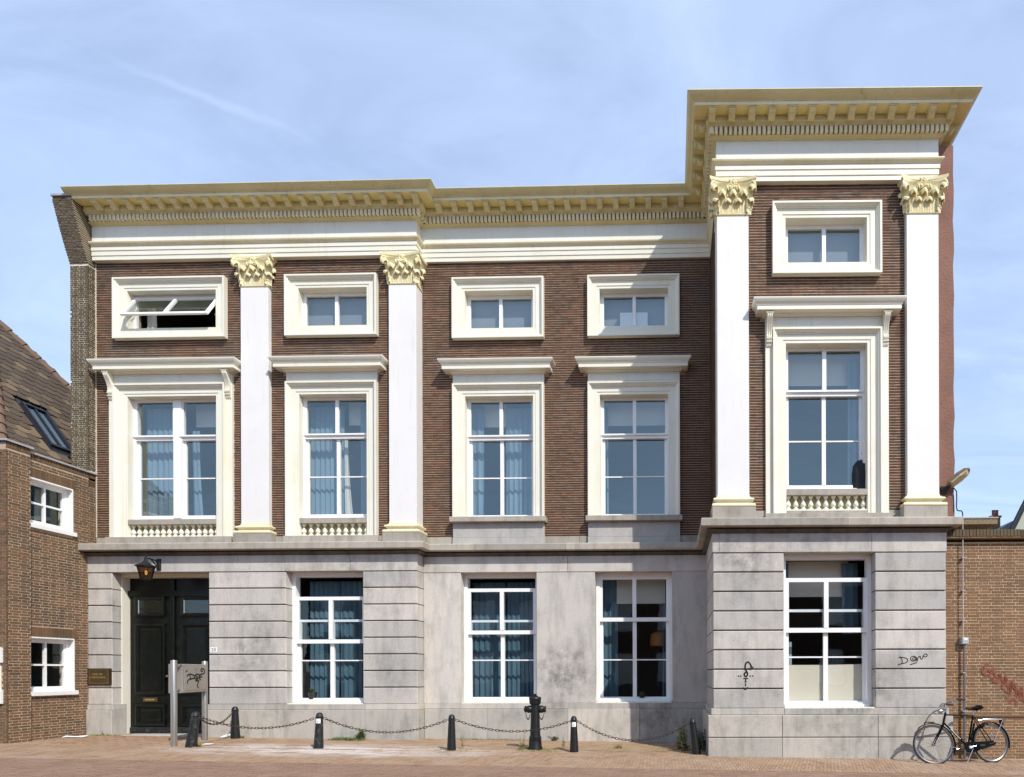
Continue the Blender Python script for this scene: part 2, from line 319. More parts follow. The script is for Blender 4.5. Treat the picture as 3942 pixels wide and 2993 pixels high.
# ------------------------------------------------------------------ building blocks
WM = {}                                                # world matrix of every object made here
def wm(o): return WM.get(o.name, Matrix.Identity(4))
def attach(o, parent, world=None):
    world = world if world is not None else Matrix.Identity(4)
    C.objects.link(o); WM[o.name] = world
    if parent is not None:
        o.parent = parent
        o.matrix_parent_inverse = Matrix.Identity(4)
        o.matrix_basis = wm(parent).inverted() @ world
    else:
        o.matrix_basis = world
    return o
def tag(o, label=None, cat=None, group=None, kind=None):
    if label: o['label'] = label
    if cat: o['category'] = cat
    if group: o['group'] = group
    if kind: o['kind'] = kind
    return o
def thing(name, loc, label, cat, group=None, rot=0.0):
    o = bpy.data.objects.new(name, None); o.empty_display_size = 0.3
    attach(o, None, Matrix.Translation(loc) @ Matrix.Rotation(rot, 4, 'Z'))
    return tag(o, label, cat, group)
def inst(name, mesh, parent, world):
    """another object that shares the mesh"""
    return attach(bpy.data.objects.new(name, mesh), parent, world)

I4 = Matrix.Identity(4)
TH = 0.0142
FM = I4                                                          # main front: u = x, v out of the wall = -y
FB = Matrix.Translation((0.665, -2.00, 0)) @ Matrix.Rotation(TH, 4, 'Z')   # projecting bay on the right
FL = Matrix.Translation((-12.7, 0, 0)) @ Matrix.Rotation(R(90), 4, 'Z')    # side wall of the left house, u = y
def P(F, u, v, z): return F @ Vector((u, -v, z))

class MB:
    """collects faces in (u, v, z) of a frame and links them as one mesh object"""
    def __init__(s): s.V = []; s.F = []
    def poly(s, pts): 
        n = len(s.V); s.V += [(p[0], -p[1], p[2]) for p in pts]; s.F.append(tuple(range(n, n+len(pts)))); return s
    def box(s, u0, u1, v0, v1, z0, z1, c=0.0):
        n = len(s.V)
        if c <= 0:
            for z in (z0, z1):
                s.V += [(u0, -v0, z), (u1, -v0, z), (u1, -v1, z), (u0, -v1, z)]
            s.F += [(n+3, n+2, n+6, n+7), (n, n+4, n+5, n+1), (n, n+3, n+7, n+4), (n+1, n+5, n+6, n+2), (n+4, n+7, n+6, n+5), (n, n+1, n+2, n+3)]
        else:                                                     # front edge chamfered by c
            s.V += [(u0, -v0, z0), (u1, -v0, z0), (u1, -v0, z1), (u0, -v0, z1)]
            s.V += [(u0, -(v1-c), z0), (u1, -(v1-c), z0), (u1, -(v1-c), z1), (u0, -(v1-c), z1)]
            s.V += [(u0+c, -v1, z0+c), (u1-c, -v1, z0+c), (u1-c, -v1, z1-c), (u0+c, -v1, z1-c)]
            for a in (0, 4):
                for i in range(4):
                    j = (i+1) % 4; s.F.append((n+a+i, n+a+j, n+a+4+j, n+a+4+i))
            s.F += [(n+8, n+9, n+10, n+11), (n+3, n+2, n+1, n)]
        return s
    def ring(s, u0, u1, z0, z1, wl, wr, wb, wt, v0, v1):
        """rectangular frame of four members"""
        if wl: s.box(u0, u0+wl, v0, v1, z0, z1)
        if wr: s.box(u1-wr, u1, v0, v1, z0, z1)
        if wb: s.box(u0+wl, u1-wr, v0, v1-0.002, z0, z0+wb)
        if wt: s.box(u0+wl, u1-wr, v0, v1-0.002, z1-wt, z1)
        return s
    def tube(s, pts, r, n=8, closed=False, cap=True):
        pts = [Vector((p[0], -p[1], p[2])) for p in pts]; k = len(pts); b = len(s.V)
        rs = r if isinstance(r, (list, tuple)) else [r]*k
        up = Vector((0, 0, 1)); prev = None
        for i, p in enumerate(pts):
            if closed: t = pts[(i+1) % k]-pts[i-1]
            else: t = pts[min(i+1, k-1)]-pts[max(i-1, 0)]
            t = t.normalized() if t.length > 1e-9 else Vector((0, 0, 1))
            if prev is None:
                a = t.cross(up)
                if a.length < 1e-3: a = t.cross(Vector((1, 0, 0)))
            else: a = prev-t*prev.dot(t)
            a.normalize(); prev = a; c = t.cross(a)
            for j in range(n):
                w = 2*math.pi*j/n; s.V.append(tuple(p+(a*math.cos(w)+c*math.sin(w))*rs[i]))
        m = k if closed else k-1
        for i in range(m):
            for j in range(n):
                q, w = b+i*n, b+((i+1) % k)*n
                s.F.append((q+j, q+(j+1) % n, w+(j+1) % n, w+j))
        if cap and not closed:
            s.F.append(tuple(b+j for j in reversed(range(n)))); s.F.append(tuple(b+(k-1)*n+j for j in range(n)))
        return s
    def lathe(s, prof, n=16, cu=0, cv=0, axis='z', cz=0):
        """prof: (radius, height) along the axis"""
        b = len(s.V); k = len(prof)
        for (r, h) in prof:
            for j in range(n):
                w = 2*math.pi*j/n; a, c = r*math.cos(w), r*math.sin(w)
                if axis == 'z': s.V.append((cu+a, -cv+c, cz+h))
                elif axis == 'u': s.V.append((cu+h, -cv+a, cz+c))
                else: s.V.append((cu+a, -(cv+h), cz+c))
        for i in range(k-1):
            for j in range(n):
                s.F.append((b+i*n+j, b+i*n+(j+1) % n, b+(i+1)*n+(j+1) % n, b+(i+1)*n+j))
        s.F.append(tuple(b+j for j in range(n))); s.F.append(tuple(b+(k-1)*n+j for j in range(n)))
        return s
    def prism(s, prof, u0, u1):
        """(v, z) outline extruded along u"""
        n = len(prof); b = len(s.V)
        for u in (u0, u1): s.V += [(u, -v, z) for v, z in prof]
        for i in range(n): j = (i+1) % n; s.F.append((b+i, b+j, b+n+j, b+n+i))
        s.F.append(tuple(range(b+n-1, b-1, -1))); s.F.append(tuple(range(b+n, b+2*n)))
        return s
    def mould(s, u0, u1, z0, z1, prof, sides='LTRB'):
        """moulded frame round a rectangle; prof: (inset d, v); mitred corners"""
        for k in range(len(prof)-1):
            (d0, v0), (d1, v1) = prof[k], prof[k+1]
            def cor(d, v):
                zb = z0+d if 'B' in sides else z0
                return [(u0+d, v, zb), (u0+d, v, z1-d), (u1-d, v, z1-d), (u1-d, v, zb)]
            a, b = cor(d0, v0), cor(d1, v1)
            for side, (i, j) in (('L', (0, 1)), ('T', (1, 2)), ('R', (2, 3)), ('B', (3, 0))):
                if side in sides: s.poly([a[i], a[j], b[j], b[i]])
        return s
    def sweep(s, path, prof, F=I4, caps=True):
        """profile (offset out, z) along a plan path of WORLD (x, y) points, outward to the right when walking; mitred"""
        k = len(path); pts = [Vector(p) for p in path]; cols = []
        for i in range(k):
            ds = []
            if i > 0: ds.append((pts[i]-pts[i-1]).normalized())
            if i < k-1: ds.append((pts[i+1]-pts[i]).normalized())
            ns = [Vector((d.y, -d.x)) for d in ds]
            if len(ns) == 2:
                m = (ns[0]+ns[1]); m = m.normalized(); m = m/max(0.25, m.dot(ns[0]))
            else: m = ns[0]
            cols.append([(pts[i].x+m.x*o, pts[i].y+m.y*o, z) for o, z in prof])
        b = len(s.V); n = len(prof)
        for c in cols: s.V += c
        for i in range(k-1):
            for j in range(n-1):
                s.F.append((b+i*n+j, b+(i+1)*n+j, b+(i+1)*n+j+1, b+i*n+j+1))
        if caps:
            s.F.append(tuple(b+j for j in range(n))); s.F.append(tuple(b+(k-1)*n+j for j in reversed(range(n))))
        return s
    def mesh(s, name, mat, smooth=False, fix=True):
        me = bpy.data.meshes.new(name); me.from_pydata(s.V, [], s.F)
        if fix and len(s.F) < 20000:
            bm = bmesh.new(); bm.from_mesh(me); bmesh.ops.recalc_face_normals(bm, faces=bm.faces); bm.to_mesh(me); bm.free()
        if smooth:
            for p in me.polygons: p.use_smooth = True
            try: me.set_sharp_from_angle(angle=R(38))
            except Exception: pass
        me.materials.append(M[mat] if isinstance(mat, str) else mat); me.update()
        return me
    def build(s, name, mat, parent=None, F=I4, smooth=False, fix=True, center=True):
        if center and s.V:
            lo = [min(v[i] for v in s.V) for i in range(3)]; hi = [max(v[i] for v in s.V) for i in range(3)]
            c = Vector(((lo[0]+hi[0])/2, (lo[1]+hi[1])/2, lo[2]))
            s.V = [(v[0]-c.x, v[1]-c.y, v[2]-c.z) for v in s.V]
        else: c = Vector((0, 0, 0))
        o = bpy.data.objects.new(name, s.mesh(name, mat, smooth, fix))
        return attach(o, parent, F @ Matrix.Translation(c))

def panel(mb, u0, u1, z0, z1, v, holes, depth):
    """wall face with openings and their reveals"""
    us = sorted({u0, u1, *[h[0] for h in holes], *[h[1] for h in holes]}); zs = sorted({z0, z1, *[h[2] for h in holes], *[h[3] for h in holes]})
    us = [u for u in us if u0 <= u <= u1]; zs = [z for z in zs if z0 <= z <= z1]
    for i in range(len(us)-1):
        for j in range(len(zs)-1):
            cu, cz = (us[i]+us[i+1])/2, (zs[j]+zs[j+1])/2
            if any(h[0] < cu < h[1] and h[2] < cz < h[3] for h in holes): continue
            mb.poly([(us[i], v, zs[j]), (us[i+1], v, zs[j]), (us[i+1], v, zs[j+1]), (us[i], v, zs[j+1])])
            mb.poly([(us[i], v-depth, zs[j]), (us[i+1], v-depth, zs[j]), (us[i+1], v-depth, zs[j+1]), (us[i], v-depth, zs[j+1])])
    for a, b, c, d in holes:
        mb.poly([(a, v, c), (a, v-depth, c), (a, v-depth, d), (a, v, d)]); mb.poly([(b, v, c), (b, v-depth, c), (b, v-depth, d), (b, v, d)])
        mb.poly([(a, v, d), (a, v-depth, d), (b, v-depth, d), (b, v, d)]); mb.poly([(a, v, c), (a, v-depth, c), (b, v-depth, c), (b, v, c)])
    return mb

CAM = Vector((0, -13.3, 1.5))
def lay(u0, u1, z0, z1, holes, L, H, J, bond='running', phase=0.0, JV=None):
    """rectangles (u0,u1,z0,z1,full) of a brick bond with the holes cut out"""
    out = []; z = z0; r = 0; JV = J if JV is None else JV; half = (L-JV)/2
    while z+H <= z1+1e-6:
        free = [(u0, u1)]
        for h in holes:
            if h[2] < z+H-1e-4 and h[3] > z+1e-4:
                nf = []
                for a, b in free:
                    if h[1] <= a or h[0] >= b: nf.append((a, b)); continue
                    if h[0] > a: nf.append((a, h[0]))
                    if h[1] < b: nf.append((h[1], b))
                free = nf
        if bond == 'running': seq = [L]; off = (r % 2)*(L+JV)/2
        elif bond == 'english': seq = [L] if r % 2 == 0 else [half]; off = 0 if r % 2 == 0 else (half+JV)/2
        else: seq = [L, half]; off = (r % 2)*(L+JV)*0.75
        off += random.uniform(-0.012, 0.012)
        u = u0-2*(L+JV)+off+phase; k = 0
        while u < u1:
            w = seq[k % len(seq)]; k += 1
            for a, b in free:
                x0, x1 = max(u, a), min(u+w, b)
                if x1-x0 > 0.02: out.append((x0, x1, z, z+H, abs(x1-x0-L) < 1e-6))
            u += w+JV
        z += H+J; r += 1
    return out
def brick_wall(F, rects, v, mat, parent, depth, singles, name='brick', jitter=0.002, cat_filter=None):
    """the biggest `singles` bricks as objects that share one mesh, the rest joined as stuff"""
    def dist(q): return (P(F, (q[0]+q[1])/2, v, (q[2]+q[3])/2)-CAM).length
    full = [q for q in rects if q[4] and (cat_filter is None or cat_filter(q))]
    full.sort(key=dist); pick = full[:singles]; ids = set(map(id, pick))
    rest = [q for q in rects if id(q) not in ids]
    if pick:
        q = pick[0]; w, h = q[1]-q[0], q[3]-q[2]
        me = MB().box(-w/2, w/2, -0.02, depth, 0, h, c=0.003).mesh(name, mat)
        for q in pick:
            inst(name, me, parent, F @ Matrix.Translation(((q[0]+q[1])/2, -v-random.uniform(-jitter, jitter), q[2])))
    mb = MB()
    for q in rest:
        d = depth+random.uniform(-jitter, jitter); n = len(mb.V); a, b, c, e = q[:4]
        s = random.uniform(-0.0012, 0.0012)
        mb.V += [(a, -(v-0.01), c+s), (b, -(v-0.01), c-s), (b, -(v-0.01), e-s), (a, -(v-0.01), e+s), (a, -(v+d), c+s), (b, -(v+d), c-s), (b, -(v+d), e-s), (a, -(v+d), e+s)]
        mb.F += [(n+4, n+5, n+6, n+7), (n+7, n+6, n+2, n+3), (n, n+1, n+5, n+4), (n, n+4, n+7, n+3), (n+1, n+2, n+6, n+5)]
    if rest:
        o = mb.build(name+'_courses', mat, parent, F, fix=False); o['kind'] = 'stuff'
def text_mesh(txt, size, mat, name, parent, world, depth=0.002, align='CENTER'):
    cu = bpy.data.curves.new('lettering', 'FONT'); cu.body = txt; cu.size = size; cu.extrude = depth; cu.align_x = align; cu.align_y = 'CENTER'; cu.resolution_u = 3
    t = bpy.data.objects.new('lettering', cu); C.objects.link(t)
    dg = bpy.context.evaluated_depsgraph_get(); me = bpy.data.meshes.new_from_object(t.evaluated_get(dg))
    bpy.data.objects.remove(t); me.materials.clear(); me.materials.append(M[mat])
    return attach(bpy.data.objects.new(name, me), parent, world @ Matrix.Rotation(R(90), 4, 'X'))
def ribbon(mb, pts, w, v, seed=0):
    """flat brush stroke on a wall: pts (u, z)"""
    P2 = [Vector(p) for p in pts]
    # smooth a little
    out = []
    for i in range(len(P2)-1):
        p0, p1, p2, p3 = P2[max(i-1, 0)], P2[i], P2[i+1], P2[min(i+2, len(P2)-1)]
        for s in range(4):
            t = s/4; out.append(0.5*((2*p1)+(-p0+p2)*t+(2*p0-5*p1+4*p2-p3)*t*t+(-p0+3*p1-3*p2+p3)*t**3))
    out.append(P2[-1])
    L = []; Rr = []
    for i, p in enumerate(out):
        d = out[min(i+1, len(out)-1)]-out[max(i-1, 0)]; d = d.normalized() if d.length > 1e-9 else Vector((1, 0)); n = Vector((-d.y, d.x))*w*0.65
        L.append(p+n); Rr.append(p-n)
    for i in range(len(out)-1):
        mb.poly([(L[i].x, v, L[i].y), (L[i+1].x, v, L[i+1].y), (Rr[i+1].x, v, Rr[i+1].y), (Rr[i].x, v, Rr[i].y)])
    return mb
# ------------------------------------------------------------------ ground
def gz(x): return -0.03-0.016*max(-30, min(30, x))
def ground_sheet(name, pts, mat, dz=0.0):
    mb = MB(); 
    for q in pts: mb.V.append((q[0], q[1], gz(q[0])+dz))
    mb.F.append(tuple(range(len(pts))))
    return tag(mb.build(name, mat, None, center=False, fix=False), kind='structure')
# sheets go down in x strips so the gentle cross fall is kept
def strip_sheet(name, x0, x1, y0, y1, mat, dz, n=24):
    mb = MB()
    for i in range(n+1):
        x = x0+(x1-x0)*i/n
        mb.V += [(x, y0, gz(x)+dz), (x, y1, gz(x)+dz)]
    for i in range(n): mb.F.append((2*i, 2*i+2, 2*i+3, 2*i+1))
    return tag(mb.build(name, mat, None, center=False, fix=False), kind='structure')
street = strip_sheet('street', -60, 60, -60, -3.72, 'asphalt', -0.012)
tag(street, 'narrow street of long reddish brick courses in front of the building')
pavement = strip_sheet('pavement', -60, 60, -3.72, 2.0, 'sand', -0.010)
tag(pavement, 'red brick pavement with sandy worn patches before the facade')
strip_sheet('ground', -400, 400, -400, 400, 'asphalt', -0.25, 40)

def lime_paver(name, base):
    """pavers with the pale lime-washed patch left along the chains"""
    m = M[base].copy(); m.name = name; ns, ls = m.node_tree.nodes, m.node_tree.links; b = ns['Principled BSDF']
    src = b.inputs['Base Color'].links[0].from_socket
    pos = ns.new('ShaderNodeNewGeometry').outputs['Position']
    mp = N(ns, 'ShaderNodeMapping'); mp.inputs['Location'].default_value = (6.3*0.26, 2.15*0.95, 0); mp.inputs['Scale'].default_value = (0.26, 0.95, 0.0)
    ls.new(pos, mp.inputs[0])
    ln = ns.new('ShaderNodeVectorMath'); ln.operation = 'LENGTH'; ls.new(mp.outputs[0], ln.inputs[0])
    s = ramp(ns, ls, ln.outputs['Value'], 0.15, 1.0, (1, 1, 1), (0, 0, 0))
    nz = ramp(ns, ls, noise(ns, ls, pos, 1.6, 8, 0.68, (0.8, 2.0, 1)), 0.36, 0.58)
    f = math_(ns, ls, 'MINIMUM', math_(ns, ls, 'MULTIPLY', math_(ns, ls, 'MULTIPLY', s, nz), 1.5), 0.92)
    # mossy yellow-green joints nearer the wall on the right
    mp2 = N(ns, 'ShaderNodeMapping'); mp2.inputs['Location'].default_value = (0.9*0.3, 1.25*1.6, 0); mp2.inputs['Scale'].default_value = (0.3, 1.6, 0.0)
    ls.new(pos, mp2.inputs[0]); l2 = ns.new('ShaderNodeVectorMath'); l2.operation = 'LENGTH'; ls.new(mp2.outputs[0], l2.inputs[0])
    g = math_(ns, ls, 'MULTIPLY', ramp(ns, ls, l2.outputs['Value'], 0.2, 1.0, (1, 1, 1), (0, 0, 0)), ramp(ns, ls, noise(ns, ls, pos, 2.2, 6), 0.35, 0.65))
    c = mixc(ns, ls, math_(ns, ls, 'MULTIPLY', g, 0.55), src, (0.30, 0.235, 0.085))
    ls.new(mixc(ns, ls, f, c, (0.62, 0.56, 0.51)), b.inputs['Base Color'])
    M[name] = m
lime_paver('paver_worn', 'paver'); lime_paver('sand_worn', 'sand')
pavement.data.materials[0] = M['sand_worn']

def pave(parent, x0, x1, y0, y1, lx, ly, jx, jy, mat, singles, name, bond=0.5, skew=0.0, top=0.0, seed=1):
    rnd = random.Random(seed); rows = []
    y = y0; r = 0
    while y < y1:
        x = x0-(lx+jx)*(bond if r % 2 else 0)-rnd.uniform(0, 0.01)
        while x < x1:
            rows.append((x+lx/2+skew*(y-y0), y+ly/2)); x += lx+jx
        y += ly+jy; r += 1
    rows.sort(key=lambda q: abs(q[0]*0.55)+(q[1]-y0)*14 if singles else 0)
    me = MB().box(-lx/2, lx/2, -ly/2, ly/2, -0.02, 0.0).mesh(name, mat, fix=False)
    for q in rows[:singles]:
        inst(name, me, parent, Matrix.Translation((q[0], q[1], gz(q[0])+top+rnd.uniform(-0.002, 0.002))) @ Matrix.Rotation(rnd.uniform(-0.012, 0.012)-skew, 4, 'Z'))
    mb = MB()
    for q in rows[singles:]:
        z = gz(q[0])+top+rnd.uniform(-0.0025, 0.0025); n = len(mb.V); a = rnd.uniform(-0.012, 0.012)-skew; ca, sa = math.cos(a), math.sin(a)
        t = rnd.uniform(-0.0015, 0.0015)
        for zz in (z-0.02, z):
            for (du, dv, k) in ((-lx/2, -ly/2, -1), (lx/2, -ly/2, 1), (lx/2, ly/2, 1), (-lx/2, ly/2, -1)):
                mb.V.append((q[0]+du*ca-dv*sa, q[1]+du*sa+dv*ca, zz+t*k))
        mb.F += [(n+4, n+5, n+6, n+7), (n, n+1, n+5, n+4), (n+1, n+2, n+6, n+5), (n+2, n+3, n+7, n+6), (n+3, n, n+4, n+7)]
    o = mb.build(name+'_rows', mat, parent, center=False, fix=False); o['kind'] = 'stuff'
pave(street, -14.5, 9.0, -6.6, -3.75, 0.205, 0.052, 0.006, 0.006, 'street_paver', 300, 'paver', 0.5, top=0.004, seed=3)
pave(pavement, -13.0, 9.0, -3.70, -2.14, 0.052, 0.205, 0.007, 0.006, 'paver_worn', 300, 'paver', 0.5, skew=0.10, top=0.004, seed=4)
pave(pavement, -12.65, 1.0, -2.06, -0.02, 0.205, 0.10, 0.007, 0.007, 'paver_worn', 0, 'paver_inner', 0.5, top=0.002, seed=5)
# the flush edging course between the two areas
mb = MB()
x = -13.0
while x < 0.6:
    mb.box(x, x+0.49, 2.07, 2.13, gz(x)-0.02, gz(x)+0.008); x += 0.5
edging = mb.build('paving_edge', 'paver', pavement, center=False, fix=False); edging['kind'] = 'stuff'

# ------------------------------------------------------------------ the building
town = thing('town_hall', (-4, 0, 0), 'long classical brick building with white pilasters, bracketed cornice and grey stone ground floor', 'building')
ZPT, ZST, ZBAND, ZBED, ZS0, ZS1, ZBR = 0.705, 0.825, 3.65, 3.995, 4.085, 4.235, 4.44
Z_ARCH = 10.40
# openings (u0, u1, z0, z1)
DOOR = (-12.19, -10.08, 0.17, 3.65)
G2, G3, G4 = (-8.41, -6.755, 0.825, 3.65), (-4.775, -3.125, 0.825, 3.65), (-1.86, -0.195, 0.825, 3.65)
G5 = (1.195, 2.845, 0.825, 3.65)
def small(uc, h): return (uc-h+0.25, uc+h-0.25, 8.96, 9.77)
def tall(uc, h, zb=4.82): return (uc-h+0.25, uc+h-0.25, zb, 7.50)
U1, U2, U3, U4, U5 = -11.01, -7.482, -3.943, -1.009, 2.0
XB = 0.64                                     # where the recessed middle meets the bay

# brick faces: mortar bed + bricks laid on it
def outer(uc, h, z0, z1): return (uc-h+0.03, uc+h-0.03, z0, z1)
def facade(F, u0, u1, v, uc_h, pil, zb, singles):
    holes = []; ob = []
    for uc, h, con in uc_h:
        a_ = small(uc, h); holes += [(a_[0]-0.03, a_[1]+0.03, a_[2]-0.03, a_[3]+0.03), (uc-h+0.22, uc+h-0.22, zb-0.03, 7.53)]
        ob += [outer(uc, h, 8.75, 10.0), outer(uc, h, 4.2, 7.90), (uc-h-0.1-con, uc+h+0.1+con, 7.93, 8.10)]
        if con: ob += [(uc-h-0.12, uc+h+0.12, 4.2, 7.9)]
    ob += pil
    mb = MB(); panel(mb, u0, u1, 4.2, 10.5, v, holes, 0.35)
    mb.build('mortar_bed', 'mortar', town, F, center=False, fix=False)
    rects = lay(u0, u1, ZBR, 10.46, ob, 0.176, 0.0335, 0.0175, 'flemish', 0.0, 0.003)
    brick_wall(F, rects, v, 'brick', town, 0.006, singles)
facade(FM, -12.69, -5.64, 0.19, [(U1, 1.226, 0.12), (U2, 0.995, 0)], [(-9.42, -8.84, 4.2, 10.5), (-6.21, -5.63, 4.2, 10.5)], 4.43, 0)
facade(FM, -5.62, XB+0.02, -0.01, [(U3, 0.995, 0), (U4, 0.995, 0)], [], 4.84, 0)
facade(FB, 0.0, 4.01, -0.01, [(U5, 0.99, 0.12)], [(0.01, 0.565, 4.2, 10.5), (3.445, 4.0, 4.2, 10.5)], 4.37, 300)
# left flank of the bay (hardly seen from the street) and of the left section
FBL = FB @ Matrix.Rotation(R(-90), 4, 'Z')     # u runs towards the street, v out to the left
mb = MB(); panel(mb, -2.2, -0.0, 4.2, 10.5, -0.012, [], 0.3); mb.build('mortar_bed', 'mortar', town, FBL, center=False, fix=False)
brick_wall(FBL, lay(-2.15, -0.02, ZBR, 10.46, [], 0.176, 0.0335, 0.0175, 'flemish', 0.0, 0.003), -0.012, 'brick', town, 0.010, 0)
MB().box(-5.75, -5.66, -0.1, 0.188, 4.2, 10.5).build('wall_core', 'mortar', town, FM)

# rooms behind the windows: floors, back wall, ceiling, so that nothing but dim rooms shows through the panes
rooms = MB()
rooms.box(-13.0, 4.55, -5.2, -5.0, 0.0, 11.4)
for z in (4.05, 8.35): rooms.box(-13.0, 0.62, -5.0, -0.34, z, z+0.22)
rooms.box(-13.0, 4.6, -5.0, -0.36, 11.05, 11.2)
for u in (-13.0, -9.2, -5.7, 0.50): rooms.box(u, u+0.12, -5.0, -0.34, 0.0, 11.1)
rooms.build('inner_walls', 'interior', town, center=False)
bay_rooms = MB()
bay_rooms.box(0.05, 0.15, -2.0, -0.36, 0, 11.2); bay_rooms.box(3.86, 3.96, -7.0, -0.36, 0, 11.2)
for z in (4.05, 8.35, 11.05): bay_rooms.box(0.15, 3.86, -7.0, -0.36, z, z+0.2)
bay_rooms.box(0.15, 3.86, -7.1, -7.0, 0, 11.2)
bay_rooms.build('inner_walls', 'interior', town, FB, center=False)
MB().box(-13.0, 4.5, -5.0, -0.3, 0.1, 0.3).build('floor', 'room_floor', town, center=False)
rf = MB(); rf.box(-13.1, 0.7, -8.0, -0.02, 11.40, 11.52); rf.build('roof', 'lead', town, FM)
rf = MB(); rf.box(-0.02, 4.03, -8.0, 0.05, 11.44, 11.53); rf.build('roof', 'lead', town, FB)
MB().box(-13.09, 4.4, -8.1, -5.25, 0.0, 11.38).build('rear_wall', 'mortar', town)

# --- rusticated stone piers, smooth middle panels, band, plinth
def block(F, u0, u1, v0, v1, z0, z1, c=0.012, mat='stone', name='stone'):
    return MB().box(u0, u1, v0, v1, z0, z1, c).build(name, mat, town, F)
NC = 8; PITCH = (ZBAND-ZST)/NC
back = MB()
for a, b in ((-12.71, -12.195), (-10.075, -8.415), (-6.75, -5.595)): back.box(a, b, 0.02, 0.338, ZST, ZBAND)
back.build('joint_bed', 'joint', town, FM, center=False)
back = MB()
for a, b in ((-0.075, 1.19), (2.85, 4.11)): back.box(a, b, -0.25, 0.062, ZST, ZBAND)
back.box(-0.06, 0.2, -1.95, -0.24, ZST, ZBAND)
back.build('joint_bed', 'joint', town, FB, center=False)
for k in range(NC):
    z0, z1 = ZST+k*PITCH+(0.0 if k == 0 else 0.010), ZST+(k+1)*PITCH-0.010
    for a, b in ((-12.72, -12.19), (-10.08, -8.41), (-6.755, -5.59)): block(FM, a, b, 0.03, 0.38, z0, z1)
    for a, b in ((-0.09, 1.195), (2.845, 4.125)): block(FB, a, b, -0.24, 0.10, z0, z1)
    block(FB, -0.09, 0.15, -1.94, -0.255, z0, z1)
# smooth panels of the recessed middle
for a, b in ((-5.585, -4.775), (-3.125, -1.86), (-0.195, 0.575)): block(FM, a, b, -0.28, 0.06, ZST, ZBAND, 0.004)
# band of long stones under the string course
for a, b in ((-12.73, -9.44), (-9.436, -7.02), (-7.016, -5.585)): block(FM, a, b, 0.0, 0.392, ZBAND+0.002, ZBED, 0.006, name='band_stone')
for a, b in ((-5.58, -2.452), (-2.446, 0.575)): block(FM, a, b, -0.28, 0.072, ZBAND+0.002, ZBED, 0.006, name='band_stone')
for a, b in ((-0.10, 0.02), (0.024, 2.78), (2.784, 4.135)): block(FB, a, b, -0.24, 0.112, ZBAND+0.002, ZBED, 0.006, name='band_stone')
block(FB, -0.10, 0.15, -1.94, -0.245, ZBAND+0.002, ZBED, 0.006, name='band_stone')
def bp(u, v):
    p = P(FB, u, v, 0); return (p.x, p.y)
S_PATH = [(-12.72, -0.38), (-5.59, -0.38), (-5.59, -0.06), (bp(-0.09, -1.97)[0], -0.06), bp(-0.09, 0.10), bp(4.125, 0.10), bp(4.125, -1.2)]
def swept(name, path, prof, mat, smooth=False):
    return MB().sweep(path, prof).build(name, mat, town, center=True, smooth=smooth)
swept('bed_moulding', S_PATH, [(-0.2, ZBED), (0.012, ZBED), (0.03, ZBED+0.012), (0.04, ZBED+0.03), (0.085, ZBED+0.05), (0.10, ZBED+0.055), (0.10, ZBED+0.062), (0.02, ZBED+0.064), (0.02, ZS0-0.004), (-0.2, ZS0-0.004)], 'soot_shade')
# the slab in lengths, with joints
def slab_len(F, pts, name='ledge_stone', prof=None):
    pr = prof or [(-0.30, ZS0), (0.20, ZS0), (0.22, ZS0+0.012), (0.22, ZS1-0.02), (0.205, ZS1), (-0.30, ZS1+0.015)]
    return MB().sweep(pts, pr).build(name, 'ledge', town)
slab_len(FM, [(-12.72, -0.38), (-9.97, -0.38)]); slab_len(FM, [(-9.966, -0.38), (-7.55, -0.38)]); slab_len(FM, [(-7.546, -0.38), (-5.59, -0.38), (-5.59, -0.06), (-4.4, -0.06)])
slab_len(FM, [(-4.396, -0.06), (-2.45, -0.06)]); slab_len(FM, [(-2.446, -0.06), (bp(-0.09, -1.97)[0]-0.001, -0.06), bp(-0.09, -0.6)])
slab_len(FB, [bp(-0.09, -0.604), bp(-0.09, 0.10), bp(2.3, 0.10)]); slab_len(FB, [bp(2.304, 0.10), bp(4.125, 0.10), bp(4.125, -1.2)])
# low stone course the bricks stand on
for F, a, b, v in ((FM, -12.69, -5.62, 0.215), (FM, -5.60, 0.60, 0.012), (FB, 0.0, 4.01, 0.012)):
    x = a; k = 0
    while x < b-0.05:
        w = min(b-x, 1.55+0.3*(k % 3)); block(F, x, x+w-0.004, v-0.25, v, ZS1+0.004, ZBR-0.008, 0.004, 'ledge', 'ledge_stone'); x += w; k += 1
block(FB, 0.86, 3.14, -0.1, 0.125, ZS1+0.004, 4.357, 0.004, 'ledge', 'ledge_stone')
block(FM, -8.50, -6.46, 0.1, 0.325, ZS1+0.004, 4.423, 0.004, 'ledge', 'ledge_stone')
block(FM, -12.40, -9.64, 0.1, 0.325, ZS1+0.004, 4.423, 0.004, 'ledge', 'ledge_stone')
